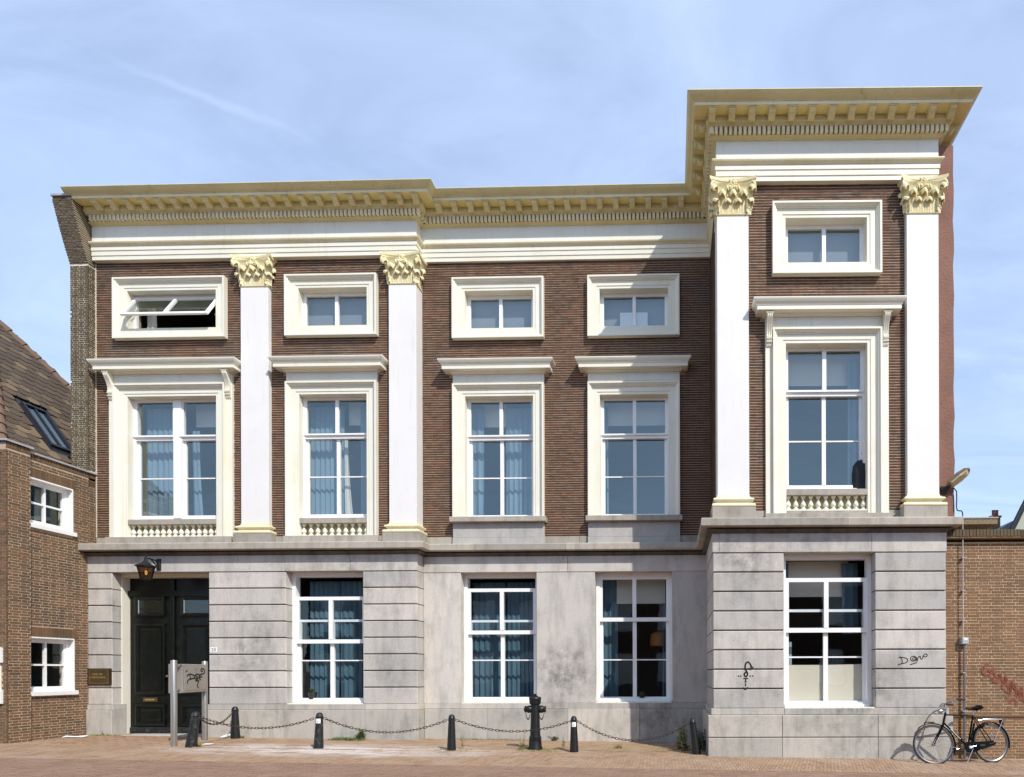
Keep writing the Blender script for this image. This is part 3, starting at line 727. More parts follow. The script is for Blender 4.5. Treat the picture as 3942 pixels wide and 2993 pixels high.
# plinth
for F, spans, v, zz in ((FM, ((-12.75, -12.16), (-10.10, -8.44), (-8.436, -6.70), (-6.696, -5.56)), 0.40, None), (FM, ((-5.555, -4.2), (-4.196, -2.45), (-2.446, -0.9), (-0.896, 0.56)), 0.085, None)):
    for a, b in spans:
        g = min(gz(a), gz(b))-0.15
        block(F, a, b, v-0.33, v, ZPT+0.003, ZST-0.003, 0.004, 'plinth', 'plinth_stone')
        block(F, a-0.0, b, v-0.33, v+0.03, g, ZPT-0.002, 0.008, 'plinth', 'plinth_stone')
for a, b in ((-0.13, 1.19), (1.194, 2.50), (2.504, 4.16)):
    block(FB, a, b, -0.24, 0.135, ZPT+0.003, ZST-0.003, 0.006, 'plinth', 'plinth_stone')
for a, b in ((-0.19, 1.14), (1.144, 2.86), (2.864, 4.21)):
    block(FB, a, b, -0.24, 0.19, 0.308, ZPT-0.002, 0.010, 'plinth', 'plinth_stone')
    block(FB, a, b, -0.24, 0.19, -0.3, 0.296, 0.010, 'plinth', 'plinth_stone')
MB().box(-0.17, 4.19, -0.24, 0.165, 0.0, 0.7).build('joint_bed', 'joint', town, FB)
for z0, z1, e in ((ZPT+0.003, ZST-0.003, 0.03), (0.308, ZPT-0.002, 0.09), (-0.3, 0.296, 0.09)):
    block(FB, -0.10-e, 0.15, -1.94, -0.243, z0, z1, 0.006, 'plinth', 'plinth_stone')
# low tiled sills under the ground-floor windows: a row of thin tiles
for F, (a, b, c, d), v in ((FM, G2, 0.40), (FM, G3, 0.085), (FM, G4, 0.085), (FB, G5, 0.13)):
    n = 14; w = (b-a-0.02)/n
    for k in range(n): MB().box(a+0.01+k*w+0.004, a+0.01+(k+1)*w-0.004, v-0.32, v-0.03, c-0.012, c+0.014).build('sill_tile', 'white', town, F)

# --- entablature
E_PATH = [(-12.68, -0.30), (-5.625, -0.30), (-5.625, -0.05), (bp(0, -1.98)[0], -0.05), bp(0, 0.085), bp(4.01, 0.085), bp(4.01, -1.0)]
C_PATH = [(-12.82, -0.30)]+E_PATH[1:]
arch = swept('architrave', E_PATH, [(-0.28, Z_ARCH), (0, Z_ARCH), (0, 10.485), (0.014, 10.49), (0.014, 10.585), (0.028, 10.59), (0.028, 10.67), (-0.2, 10.672)], 'white')
MB().sweep(E_PATH, [(-0.2, 10.673), (0.034, 10.673), (0.05, 10.70), (0.075, 10.715), (0.085, 10.735), (0.085, 10.75), (-0.2, 10.756)]).build('taenia', 'pale_cream', arch)
frieze = swept('frieze', E_PATH, [(-0.25, 10.757), (0.006, 10.757), (0.006, 11.125), (-0.25, 11.125)], 'frieze')
cor = swept('cornice', E_PATH, [(-0.2, 11.126), (0.02, 11.126), (0.035, 11.135), (0.06, 11.142), (0.085, 11.148), (0.095, 11.152), (0.095, 11.158), (0.06, 11.16), (0.06, 11.27), (0.15, 11.275), (0.165, 11.30), (0.20, 11.325), (0.20, 11.412), (-0.2, 11.413)], 'cream')
MB().sweep(C_PATH, [(-0.2, 11.4135), (0.402, 11.4135), (0.402, 11.425), (-0.2, 11.426)]).build('soffit', 'ochre', cor)
MB().sweep(C_PATH, [(-0.2, 11.4265), (0.390, 11.4265), (0.403, 11.4125), (0.422, 11.4125), (0.422, 11.462), (-0.2, 11.463)]).build('corona', 'pale_cream', cor)
MB().sweep(C_PATH, [(-0.2, 11.464), (0.428, 11.464), (0.432, 11.474), (0.446, 11.486), (0.472, 11.500), (0.500, 11.516), (0.522, 11.536), (0.536, 11.560), (0.543, 11.562), (0.543, 11.576), (-0.2, 11.59)]).build('cyma', 'cream', cor)
mod_me = MB().prism([(0.19, 11.412), (0.19, 11.32), (0.21, 11.302), (0.245, 11.296), (0.28, 11.310), (0.305, 11.332), (0.33, 11.350), (0.36, 11.350), (0.378, 11.356), (0.388, 11.372), (0.388, 11.412)], -0.057, 0.057)
mod_me.prism([(0.185, 11.4125), (0.185, 11.392), (0.400, 11.392), (0.400, 11.4125)], -0.075, 0.075)
mod_me = mod_me.mesh('modillion', 'cream')
dent_me = MB().box(-0.027, 0.027, 0.05, 0.148, 11.158, 11.271).mesh('dentil', 'pale_cream', fix=False)
def along(me, name, p0, p1, pitch, a, b, parent):
    d = Vector(p1)-Vector(p0); L = d.length; d.normalize(); ang = math.atan2(d.y, d.x)
    n = max(1, round((L-a-b)/pitch)); st = (L-a-b)/n
    for k in range(n+1):
        s = a+k*st; q = Vector(p0)+d*s
        inst(name, me, parent, Matrix.Translation((q.x, q.y, 0)) @ Matrix.Rotation(ang, 4, 'Z'))
along(mod_me, 'modillion', E_PATH[0], E_PATH[1], 0.345, 0.40, -0.12, cor)
along(mod_me, 'modillion', E_PATH[2], E_PATH[3], 0.347, 0.50, 0.62, cor)
along(mod_me, 'modillion', E_PATH[3], E_PATH[4], 0.345, 0.60, -0.04, cor)
along(mod_me, 'modillion', E_PATH[4], E_PATH[5], 0.345, -0.10, -0.12, cor)
along(mod_me, 'modillion', E_PATH[5], E_PATH[6], 0.345, 0.08, 0.2, cor)
along(dent_me, 'dentil', E_PATH[0], E_PATH[1], 0.086, 0.10, -0.10, cor)
along(dent_me, 'dentil', E_PATH[1], E_PATH[2], 0.086, 0.02, 0.15, cor)
along(dent_me, 'dentil', E_PATH[2], E_PATH[3], 0.086, 0.17, 0.17, cor)
along(dent_me, 'dentil', E_PATH[3], E_PATH[4], 0.086, 0.17, -0.10, cor)
along(dent_me, 'dentil', E_PATH[4], E_PATH[5], 0.086, -0.10, -0.10, cor)

# --- pilasters
def leaf_mesh(h, w, out, curl, mat='capital'):
    """acanthus leaf: ribbed stem with notched edges, leaning out to a rounded tip that rolls over like a hood"""
    # (outward, height, half-width factor, arch of the cross section)
    prof = [(0.00, 0.00, 0.80, 0.00), (0.03, 0.16, 0.86, 0.00), (0.05, 0.20, 0.76, 0.0), (0.06, 0.38, 0.92, 0.01), (0.07, 0.43, 0.80, 0.01), (0.10, 0.60, 0.98, 0.03), (0.14, 0.65, 0.86, 0.04),
            (0.24, 0.80, 0.98, 0.10), (0.46, 0.93, 1.00, 0.18), (0.72, 1.00, 0.98, 0.26), (0.94, 0.985, 0.90, 0.32), (1.04, 0.91, 0.80, 0.34), (1.02, 0.82, 0.66, 0.32)]
    cols = 9; V = []; Fa = []
    for a, b, k, ar in prof:
        for j in range(cols):
            t = j/(cols-1)*2-1
            rib = 0.007*math.cos(t*math.pi*2.0)*(1-0.6*abs(t)) if b < 0.9 else 0.003*math.cos(t*math.pi)
            back = 0.25*out*t*t if b > 0.7 else 0.06*out*t*t
            V.append((t*w/2*k, -(a*out+0.008+rib-back*min(1, a*1.5)), b*h-ar*h*0.42*t*t))
    m = len(V)
    for i, (a, b, k, ar) in enumerate(prof):
        for j in range(cols):
            x, y, z = V[i*cols+j]; up = max(0.0, (a-0.2))
            V.append((x*0.96, y+0.020*(1-min(1, up)), z-0.020*min(1, up)))
    for i in range(len(prof)-1):
        for j in range(cols-1):
            a = i*cols+j; Fa.append((a, a+1, a+cols+1, a+cols)); Fa.append((m+a, m+a+cols, m+a+cols+1, m+a+1))
        for j in (0, cols-1):
            a = i*cols+j; Fa.append((a, a+cols, m+a+cols, m+a))
    e = (len(prof)-1)*cols
    for j in range(cols-1): Fa.append((e+j, e+j+1, m+e+j+1, m+e+j))
    me = bpy.data.meshes.new('acanthus_leaf'); me.from_pydata(V, [], Fa)
    bm = bmesh.new(); bm.from_mesh(me); bmesh.ops.recalc_face_normals(bm, faces=bm.faces); bm.to_mesh(me); bm.free()
    for p in me.polygons: p.use_smooth = True
    try: me.set_sharp_from_angle(angle=R(50))
    except Exception: pass
    me.materials.append(M[mat]); return me
LEAF1 = leaf_mesh(0.225, 0.150, 0.085, 1); LEAF2 = leaf_mesh(0.365, 0.155, 0.115, 1); LEAF3 = leaf_mesh(0.30, 0.085, 0.06, 1)
vol = MB()
pts = []
for i in range(26):
    t = i/25; r = 0.075*(1-t*0.80); w = R(80)-t*R(650); pts.append((0.0+r*math.cos(w)+0.035, 0.0, r*math.sin(w)))
vol.tube([(-0.10, 0, -0.17), (-0.075, 0, -0.05), (-0.03, 0, 0.045)]+pts, [0.014, 0.02, 0.026]+[0.026-0.012*i/25 for i in range(26)], 6)
vol.lathe([(0.02, -0.034), (0.035, -0.03), (0.035, 0.03), (0.02, 0.034)], 10, 0.035, 0, 'y', 0.0)
VOL = vol.mesh('volute', 'capital', smooth=True)
fl = MB()
fl.lathe([(0.005, 0.0), (0.045, 0.005), (0.06, 0.02), (0.045, 0.035), (0.03, 0.028), (0.018, 0.045), (0.002, 0.05)], 10, 0, 0, 'y', 0.0)
for k in range(5):
    a = 2*math.pi*k/5; fl.lathe([(0.004, 0.0), (0.022, 0.006), (0.024, 0.02), (0.012, 0.032), (0.002, 0.035)], 7, 0.055*math.cos(a), 0.0, 'y', 0.055*math.sin(a))
FLOWER = fl.mesh('rosette', 'capital', smooth=True)
def pilaster(F, u0, u1, v0, v1, sides='LR'):
    """flat shaft v0..v1, moulded base, leafed capital"""
    w = (u1-u0)/2; uc = (u0+u1)/2
    sh = MB().box(u0, u1, v0-0.05, v1, 4.66, 9.80, 0.004).build('pilaster', 'shaft', town, F)
    def wp(u, v): p = P(F, u, v, 0); return (p.x, p.y)
    path = [wp(u0, v0-0.03), wp(u0, v1), wp(u1, v1), wp(u1, v0-0.03)]
    MB().sweep(path, [(-0.02, 4.455), (0.080, 4.455), (0.100, 4.468), (0.106, 4.490), (0.100, 4.512), (0.082, 4.524), (0.052, 4.527), (0.040, 4.535), (0.034, 4.555), (0.040, 4.572), (0.060, 4.578), (0.076, 4.588), (0.080, 4.604), (0.074, 4.620), (0.058, 4.630), (0.032, 4.633), (0.028, 4.652), (0.010, 4.656), (0.002, 4.70), (-0.02, 4.70)]).build('pilaster_base', 'pale_cream', sh)
    MB().box(u0-0.105, u1+0.105, v0-0.03, v1+0.105, ZS1+0.004, 4.453, 0.006).build('pedestal', 'ledge', sh, F)
    # capital
    cap = MB().sweep(path, [(-0.02, 9.765), (0.012, 9.765), (0.02, 9.78), (0.012, 9.796), (0.004, 9.80), (0.004, 10.02), (0.02, 10.15), (0.05, 10.25), (0.075, 10.30), (-0.02, 10.30)]).build('capital', 'capital', town)
    def put(me, name, u, v, z, rot=0.0, s=(1, 1, 1)):
        inst(name, me, cap, F @ Matrix.Translation((u, -v, z)) @ Matrix.Rotation(rot, 4, 'Z') @ Matrix.Diagonal((*s, 1)))
    for k in (-0.33, 0.33): put(LEAF1, 'acanthus_leaf', uc+k*w, v1, 9.80)
    for k in (-0.67, 0.0, 0.67): put(LEAF2, 'acanthus_leaf', uc+k*w, v1+0.002, 9.80, 0, (1, 1, 1))
    for k in (-0.36, 0.36): put(LEAF3, 'acanthus_leaf', uc+k*w, v1+0.025, 9.98, 0, (0.9, 1, 0.9))
    for sg in (-1, 1):
        put(LEAF1, 'acanthus_leaf', uc+sg*w, v1, 9.80, sg*R(45), (1.05, 1.1, 1.05)); put(LEAF2, 'acanthus_leaf', uc+sg*(w+0.01), v1+0.01, 9.88, sg*R(45), (1.0, 1.2, 1.05))
        ns_ = max(1, int((v1-v0)/0.16))
        for q in range(ns_):
            vv = v1-(q+0.8)*(v1-v0)/(ns_+0.4)
            put(LEAF1, 'acanthus_leaf', uc+sg*w, vv, 9.80, sg*R(90), (0.9, 1, 1)); put(LEAF2, 'acanthus_leaf', uc+sg*(w+0.003), vv, 9.82, sg*R(90), (0.85, 1, 1))
        put(VOL, 'volute', uc+sg*(w+0.02), v1+0.055, 10.235, R(-35) if sg > 0 else R(180+35), (1.0, 1.0, 1.0))
        # small inner scrolls meeting under the rosette
        put(VOL, 'volute', uc+sg*0.075, v1+0.07, 10.225, R(180) if sg > 0 else 0.0, (0.62, 0.9, 0.66))
    # abacus with hollowed sides
    pl = []; n = 10; e = 0.125
    def side(p, q, nrm):
        for i in range(n):
            t = i/n; hol = 0.085*(4*t*(1-t)); pl.append((p[0]+(q[0]-p[0])*t-nrm[0]*hol, p[1]+(q[1]-p[1])*t-nrm[1]*hol))
    A, B, Cc, D = (u0-e, v0-0.02), (u0-e, v1+e), (u1+e, v1+e), (u1+e, v0-0.02)
    side(A, B, (-0.35, 0)); side(B, Cc, (0, 1)); side(Cc, D, (0.35, 0)); pl.append(D)
    ab = MB(); m = len(pl)
    lev = [(10.295, 0.0), (10.325, 0.02), (10.345, 0.035), (10.348, 0.05), (10.398, 0.055)]
    for z, o in lev:
        for (a, b) in pl:
            du, dv = a-uc, b-(v0+v1)/2; l = math.hypot(du, dv); ab.V.append((a+du/l*(o-0.045), -(b+dv/l*(o-0.045) if b > v0 else b), z))
    for i in range(len(lev)-1):
        for j in range(m): ab.F.append((i*m+j, i*m+(j+1) % m, (i+1)*m+(j+1) % m, (i+1)*m+j))
    ab.F.append(tuple(range(m-1, -1, -1))); ab.F.append(tuple(range((len(lev)-1)*m, len(lev)*m)))
    ab.build('abacus', 'capital', cap, F)
    put(FLOWER, 'rosette', uc, v1+0.035, 10.335, 0, (0.95, 0.9, 0.95))
pilaster(FM, -9.43, -8.83, 0.20, 0.30)
pilaster(FM, -6.22, -5.63, 0.0, 0.30)
pilaster(FB, 0.0, 0.575, -0.3, 0.10)
pilaster(FB, 3.435, 4.01, 0.0, 0.10)
# --- windows
def panes(F, us, zs, v, parent, mat, lab=None):
    for i in range(len(us)):
        for j in range(len(zs)):
            (a, b), (c, d) = us[i], zs[j]
            t = random.uniform(-0.0015, 0.0015)
            mb = MB(); mb.poly([(a-0.008, v+t, c-0.008), (b+0.008, v-t, c-0.008), (b+0.008, v-t*0.5, d+0.008), (a-0.008, v+t*0.5, d+0.008)])
            mb.build('pane', mat, parent, F, fix=False)
HOOD = [(-0.03, 7.937), (0.02, 7.937), (0.03, 7.952), (0.055, 7.962), (0.06, 7.974), (0.17, 7.977), (0.17, 8.045), (0.178, 8.05), (0.19, 8.075), (0.212, 8.098), (0.232, 8.13), (0.24, 8.15), (0.24, 8.166), (-0.03, 8.19)]
def hood(F, ua, ub, v, parent):
    def wp(u, vv): p = P(F, u, vv, 0); return (p.x, p.y)
    MB().sweep([wp(ua, v-0.05), wp(ua, v+0.045), wp(ub, v+0.045), wp(ub, v-0.05)], HOOD).build('hood', 'white', parent)
SUR = [(0, 0), (0, 0.115), (0.036, 0.115), (0.038, 0.098), (0.058, 0.085), (0.066, 0.082), (0.068, 0.06), (0.088, 0.058), (0.090, 0.036), (0.19, 0.036), (0.193, 0.024), (0.245, 0.024), (0.25, 0.02), (0.25, -0.20)]
def small_window(F, uc, h, v, opened=False, back='greyblind'):
    a, b, c, d = small(uc, h)
    w = MB().mould(uc-h, uc+h, 8.71, 10.02, [(x, v+y) for x, y in SUR]).build('window', 'white', town, F)
    fv = v-0.155
    if not opened:
        fr = MB().ring(a, b, c, d, 0.075, 0.075, 0.10, 0.075, fv-0.05, fv).box(uc-0.036, uc+0.036, fv-0.05, fv+0.012, c+0.1, d-0.075)
        fr.build('window_frame', 'trim', w, F)
        panes(F, [(a+0.075, uc-0.036), (uc+0.036, b-0.075)], [(c+0.10, d-0.075)], fv-0.025, w, 'glass')
    else:
        MB().ring(a, b, c, d, 0.05, 0.05, 0.075, 0.06, fv-0.06, fv).build('window_frame', 'trim', w, F)
        # top-hung sash, swung out at the foot
        FS = F @ Matrix.Translation((0, -(fv+0.012), d-0.075)) @ Matrix.Rotation(R(-33), 4, 'X')
        s = MB().ring(a+0.03, b-0.03, -0.66, 0.0, 0.06, 0.06, 0.065, 0.055, -0.02, 0.022).box(uc-0.03, uc+0.03, -0.02, 0.026, -0.60, -0.05)
        s.build('opened_sash', 'trim', w, FS)
        panes(FS, [(a+0.09, uc-0.03), (uc+0.03, b-0.09)], [(-0.595, -0.055)], 0.0, w, 'glass')
        for uu in (a+0.05, b-0.05): MB().tube([(uu, fv-0.02, d-0.30), (uu, fv+0.14, d-0.52)], 0.008, 6).build('stay', 'steel', w, F)
    return w
def sash(F, a, b, z0, z1, v, parent, glass, mull, zmunt=None, stile=0.055, bot=0.06, top=0.055, thick=0.045, name='sash'):
    uc = (a+b)/2
    mb = MB().ring(a, b, z0, z1, stile, stile, bot, top, v-thick, v).box(uc-mull/2, uc+mull/2, v-thick, v+0.006, z0+bot, z1-top)
    zs = [(z0+bot, z1-top)]
    if zmunt:
        for x0, x1 in ((a+stile, uc-mull/2), (uc+mull/2, b-stile)): mb.box(x0, x1, v-thick+0.008, v-0.004, zmunt-0.013, zmunt+0.013)
        zs = [(z0+bot, zmunt-0.013), (zmunt+0.013, z1-top)]
    mb.build(name, 'trim', parent, F)
    panes(F, [(a+stile, uc-mull/2), (uc+mull/2, b-stile)], zs, v-thick*0.55, parent, glass)
def tall_window(F, uc, h, v, zfoot, consoles=False, balus=0, post=False):
    a, b, c, d = tall(uc, h)
    w = MB().mould(uc-h, uc+h, zfoot, 7.73, [(x, v+y) for x, y in SUR], 'LTR').build('window', 'white', town, F)
    fv = v-0.14
    MB().ring(a, b, 4.83, d, 0.032, 0.032, 0.05, 0.03, fv-0.13, fv).build('window_frame', 'trim', w, F)
    if post:
        MB().box(uc-0.09, uc+0.09, fv-0.12, fv+0.012, 4.88, d-0.03).build('post', 'trim', w, F)
        for s0, s1 in ((a+0.032, uc-0.09), (uc+0.09, b-0.032)):
            sash2(F, s0, s1, fv, w)
    else:
        sash(F, a+0.032, b-0.032, 6.59, d-0.03, fv-0.012, w, 'glass', 0.075, None, 0.04, 0.095, 0.04)
        sash(F, a+0.032, b-0.032, 4.88, 6.64, fv-0.065, w, 'glass', 0.075, 5.772, 0.055, 0.075, 0.05)
        MB().box(a+0.02, b-0.02, fv-0.02, fv+0.022, 6.658, 6.692).build('meeting_rail', 'trim', w, F)
    # panelled frieze and hood
    fz = MB().box(uc-h+0.0, uc+h-0.0, v-0.02, v+0.062, 7.732, 7.94); fz.build('frieze_board', 'frieze', w, F)
    MB().ring(uc-h+0.06, uc+h-0.06, 7.765, 7.915, 0.02, 0.02, 0.016, 0.016, v+0.05, v+0.074).build('frieze_panel', 'frieze', w, F)
    e = 0.13 if consoles else 0.0
    hood(F, uc-h-e+0.0, uc+h+e-0.0, v+0.03, w)
    if consoles:
        for sg in (-1, 1):
            x0 = uc+sg*(h+0.065)
            MB().box(x0-0.064, x0+0.064, v-0.02, v+0.055, zfoot, 7.94, 0.003).build('side_strip', 'white', w, F)
            pr = [(0.05, 7.84), (0.215, 7.84), (0.225, 7.80), (0.215, 7.755), (0.19, 7.70), (0.155, 7.62), (0.125, 7.53), (0.105, 7.44), (0.10, 7.36), (0.112, 7.31), (0.135, 7.285), (0.13, 7.255), (0.10, 7.24), (0.105, 7.215), (0.125, 7.20), (0.12, 7.17), (0.09, 7.155), (0.095, 7.12), (0.08, 7.08), (0.05, 7.06)]
            pr = [(p*0.92, 7.935-(7.84-z)*0.70) for p, z in pr]
            MB().prism([(v+p, z) for p, z in pr], x0-0.05, x0+0.05).build('console', 'white', w, F)
            for k in (-0.036, 0.0, 0.036): MB().prism([(v+(p+0.012 if p > 0.06 else p), z) for p, z in pr[:10]]+[(v+0.046, 7.56)], x0+k-0.010, x0+k+0.010).build('console_rib', 'white', w, F)
            MB().box(x0-0.072, x0+0.072, v+0.03, v+0.22, 7.936, 7.968).build('console_cap', 'pale_cream', w, F)
    if balus:
        MB().box(a-0.0, b+0.0, v-0.18, v+0.02, 4.715, 4.822).build('sill', 'ledge', w, F)
        MB().box(a-0.0, b+0.0, v-0.16, v+0.012, 4.425, 4.452).build('baluster_foot_rail', 'white', w, F)
        MB().box(a, b, v-0.24, v-0.155, 4.43, 4.72).build('baluster_backboard', 'cream', w, F)
        prof = [(0.05, 0), (0.05, 0.035), (0.03, 0.042), (0.026, 0.058), (0.044, 0.075), (0.052, 0.10), (0.044, 0.128), (0.026, 0.16), (0.02, 0.195), (0.024, 0.215), (0.038, 0.23), (0.046, 0.24), (0.046, 0.262)]
        bm_ = MB().lathe(prof, 10).mesh('baluster', 'white', smooth=True)
        n = balus; st = (b-a-0.10)/(n-1)
        for k in range(n): inst('baluster', bm_, w, F @ Matrix.Translation((a+0.05+k*st, -(v-0.075), 4.452)))
    else:
        MB().box(uc-h-0.04, uc+h+0.05, v-0.18, v+0.19, 4.725, 4.835, 0.006).build('sill', 'ledge', w, F)
        MB().box(uc-h, uc+h, v-0.2, v+0.08, 4.40, 4.722, 0.004).build('apron', 'stone', w, F)
        MB().box(uc-h-0.006, uc+h+0.006, v-0.2, v+0.086, ZS1+0.006, 4.398, 0.004).build('apron', 'stone', w, F)
    return w
def sash2(F, s0, s1, fv, w):
    """one half of the wide window: single panes, a middle rail and one thin bar"""
    MB().ring(s0, s1, 6.59, 7.47, 0.03, 0.03, 0.09, 0.04, fv-0.06, fv-0.012).build('sash', 'trim', w, F)
    panes(F, [(s0+0.03, s1-0.03)], [(6.68, 7.43)], fv-0.035, w, 'glass')
    mb = MB().ring(s0, s1, 4.88, 6.64, 0.05, 0.05, 0.075, 0.05, fv-0.11, fv-0.065)
    mb.box(s0+0.05, s1-0.05, fv-0.10, fv-0.07, 5.759, 5.785); mb.build('sash', 'trim', w, F)
    panes(F, [(s0+0.05, s1-0.05)], [(4.955, 5.759), (5.785, 6.59)], fv-0.09, w, 'glass')
    MB().box(s0-0.03, s1, fv-0.02, fv+0.03, 6.658, 6.692).build('meeting_rail', 'trim', w, F)

small_window(FM, U1, 1.226, 0.2, opened=True); small_window(FM, U2, 0.995, 0.2)
small_window(FM, U3, 0.995, 0.0); small_window(FM, U4, 0.99, 0.0); small_window(FB, U5, 0.99, 0.0)
tall_window(FM, U1, 1.226, 0.2, 4.425, True, 15, True)
tall_window(FM, U2, 0.985, 0.2, 4.425, False, 10)
tall_window(FM, U3, 0.992, 0.0, 4.835)
tall_window(FM, U4, 0.99, 0.0, 4.835)
tall_window(FB, U5, 0.99, 0.0, 4.36, True, 11)

def ground_window(F, o, v, drop=0.0, zm=2.645):
    """painted box frame set back in the stone; upper sash outside, lowered by drop"""
    a, b, c, d = o; fv = v-0.235
    w = MB().ring(a, b, c+0.02, d, 0.075, 0.075, 0.065, 0.085, fv-0.14, fv+0.02).build('window', 'trim', town, F)
    x0, x1 = a+0.075, b-0.075
    if drop:
        up = (zm-0.05-drop, d-0.085-drop+0.04)
        sash(F, x0, x1, up[0], up[1], fv-0.002, w, 'glass_low', 0.085, None, 0.06, 0.085, 0.075)
        sash(F, x0, x1, c+0.085, zm, fv-0.065, w, 'glass_low', 0.085, 1.755, 0.065, 0.03, 0.05)
    else:
        sash(F, x0, x1, zm-0.05, d-0.085, fv-0.002, w, 'glass_low', 0.085, None, 0.06, 0.085, 0.05)
        sash(F, x0, x1, c+0.085, zm, fv-0.065, w, 'glass_low', 0.085, 1.755, 0.065, 0.03, 0.05)
    MB().box(a+0.05, b-0.05, fv-0.01, fv+0.045, c+0.016, c+0.062).build('sill_board', 'trim', w, F)
    return w
ground_window(FM, G2, 0.38, 0.47); ground_window(FM, G3, 0.06, 0.27); ground_window(FM, G4, 0.06); ground_window(FB, G5, 0.10, 0.385)

# --- door
dv = -0.03
door = MB().ring(DOOR[0]+0.0, DOOR[1], 0.17, 3.65, 0.022, 0.10, 0, 0.07, dv-0.15, 0.16).build('door_frame', 'white', town, FM)
MB().box(DOOR[0], DOOR[1], -0.02, 0.42, 0.02, 0.165, 0.01).build('door_step', 'plinth', town, FM)
MB().box(DOOR[0]+0.022, DOOR[1]-0.10, dv-0.02, dv+0.055, 3.18, 3.30).build('transom', 'door', town, FM)
def door_leaf(a, b, slot):
    l = MB().box(a, b, dv-0.06, dv, 0.175, 3.58, 0.003).build('door_leaf', 'door', town, FM)
    m = 0.13
    def raised(z0, z1, step=True):
        p = MB().mould(a+m, b-m, z0, z1, [(0, dv), (0, dv+0.035), (0.025, dv+0.045), (0.05, dv+0.03), (0.06, dv+0.012), (0.075, dv+0.006)])
        p.build('panel_moulding', 'door', l, FM)
        q = MB().mould(a+m+0.10, b-m-0.10, z0+0.10, z1-0.10, [(0, dv), (0.0, dv+0.012), (0.05, dv+0.032), (0.05, dv+0.032)])
        q.poly([(a+m+0.15, dv+0.032, z0+0.15), (b-m-0.15, dv+0.032, z0+0.15), (b-m-0.15, dv+0.032, z1-0.15), (a+m+0.15, dv+0.032, z1-0.15)])
        q.build('door_panel', 'door', l, FM)
    raised(1.02, 2.58); raised(0.33, 0.80)
    MB().mould(a+m, b-m, 2.74, 3.18, [(0, dv), (0, dv+0.04), (0.03, dv+0.05), (0.06, dv+0.03), (0.075, dv+0.012)]).build('panel_moulding', 'door', l, FM)
    MB().poly([(a+m+0.075, dv+0.008, 2.815), (b-m-0.075, dv+0.008, 2.815), (b-m-0.075, dv+0.008, 3.10), (a+m+0.075, dv+0.008, 3.10)]).build('pane', 'glass_low', l, FM)
    MB().box(a+m+0.06, b-m-0.06, dv+0.0, dv+0.02, 2.785, 2.805).build('light_bar', 'pvc', l, FM)
    MB().box(a+m+0.06, a+m+0.075, dv+0.0, dv+0.02, 2.805, 3.12).build('light_bar', 'pvc', l, FM)
    MB().box(a+0.02, b-0.02, dv, dv+0.05, 0.18, 0.30, 0.01).build('kick_board', 'worn_iron', l, FM)
    if slot:
        s = MB().box((a+b)/2-0.17, (a+b)/2+0.15, dv, dv+0.02, 0.855, 0.955, 0.004).build('letter_plate', 'brass', l, FM)
        MB().box((a+b)/2-0.12, (a+b)/2+0.10, dv+0.018, dv+0.027, 0.89, 0.925).build('letter_flap', 'brass_light', s, FM)
    return l
door_leaf(-12.168, -11.235, True); door_leaf(-11.145, -10.19, False)
MB().box(-11.235, -11.145, dv-0.04, dv+0.05, 0.175, 3.55, 0.01).build('astragal', 'door', town, FM)
MB().lathe([(0.012, 0.0), (0.012, 0.03), (0.03, 0.04), (0.034, 0.06), (0.02, 0.075)], 10, -11.30, dv, 'y', 1.42).build('door_knob', 'brass', town, FM, smooth=True)

# --- left gable pier of the party wall, with the corbelled head
pz0 = 5.5
prects = [(-13.1, -12.70, 0.02, 0.365, pz0, 10.28)]
MB().box(-13.09, -12.712, -0.4, 0.358, pz0, 10.30).build('pier_core', 'mortar_pier', town, FM)
PR = lay(-13.1, -12.70, pz0, 10.28, [], 0.150, 0.0335, 0.0105, 'flemish')
brick_wall(FM, PR, 0.357, 'brick_pier', town, 0.006, 0, 'pier_brick')
FPR = Matrix.Translation((-12.712, 0, 0)) @ Matrix.Rotation(R(90), 4, 'Z')
brick_wall(FPR, lay(-0.366, -0.19, 5.86, 10.28, [], 0.150, 0.0335, 0.0105, 'flemish'), 0.0, 'brick_pier', town, 0.004, 0, 'pier_brick')
z = 10.285; k = 0
while z < 11.44:
    vv = 0.365+0.36*((z-10.285)/1.05)**0.9 if z < 11.30 else 0.725
    x = -13.11; ph = (k % 2)*0.05; first = True
    while x < -12.70:
        wd = 0.10 if not (first and k % 2) else 0.05; first = False
        x1 = min(x+wd, -12.695)
        MB().box(x, x1-0.009, -0.3, vv+random.uniform(-0.004, 0.004), z, z+0.036).build('corbel_brick', 'brick_pier', town, FM, fix=False); x = x1
    MB().box(-13.10, -12.705, -0.3, vv-0.012, z-0.012, z+0.001).build('corbel_joint', 'mortar_pier', town, FM, fix=False) if z > 10.3 else None
    z += 0.0455; k += 1
MB().box(-13.13, -12.70, -0.3, 0.75, 11.46, 11.50).build('corbel_cap', 'lead', town, FM)
# lime joint where the pier meets the front
MB().box(-12.699, -12.685, 0.15, 0.212, ZBR, 10.38).build('lime_joint', 'mortar_pier', town, FM)
# plastered party wall beyond the bay on the right
mb = MB(); n = 26
for i in range(n):
    z0 = 3.95+i*(11.1-3.95)/n; z1 = 3.95+(i+1)*(11.1-3.95)/n
    e0 = 4.335+0.008*math.sin(i*1.7)+0.006*math.sin(i*4.1); e1 = 4.335+0.008*math.sin((i+1)*1.7)+0.006*math.sin((i+1)*4.1)
    mb.poly([(4.0, -0.02, z0), (e0, -0.02, z0), (e1, -0.02, z1), (4.0, -0.02, z1)]); mb.poly([(e0, -0.02, z0), (e0, -5, z0), (e1, -5, z1), (e1, -0.02, z1)])
mb.build('party_wall', 'plaster', town, FB, center=False)

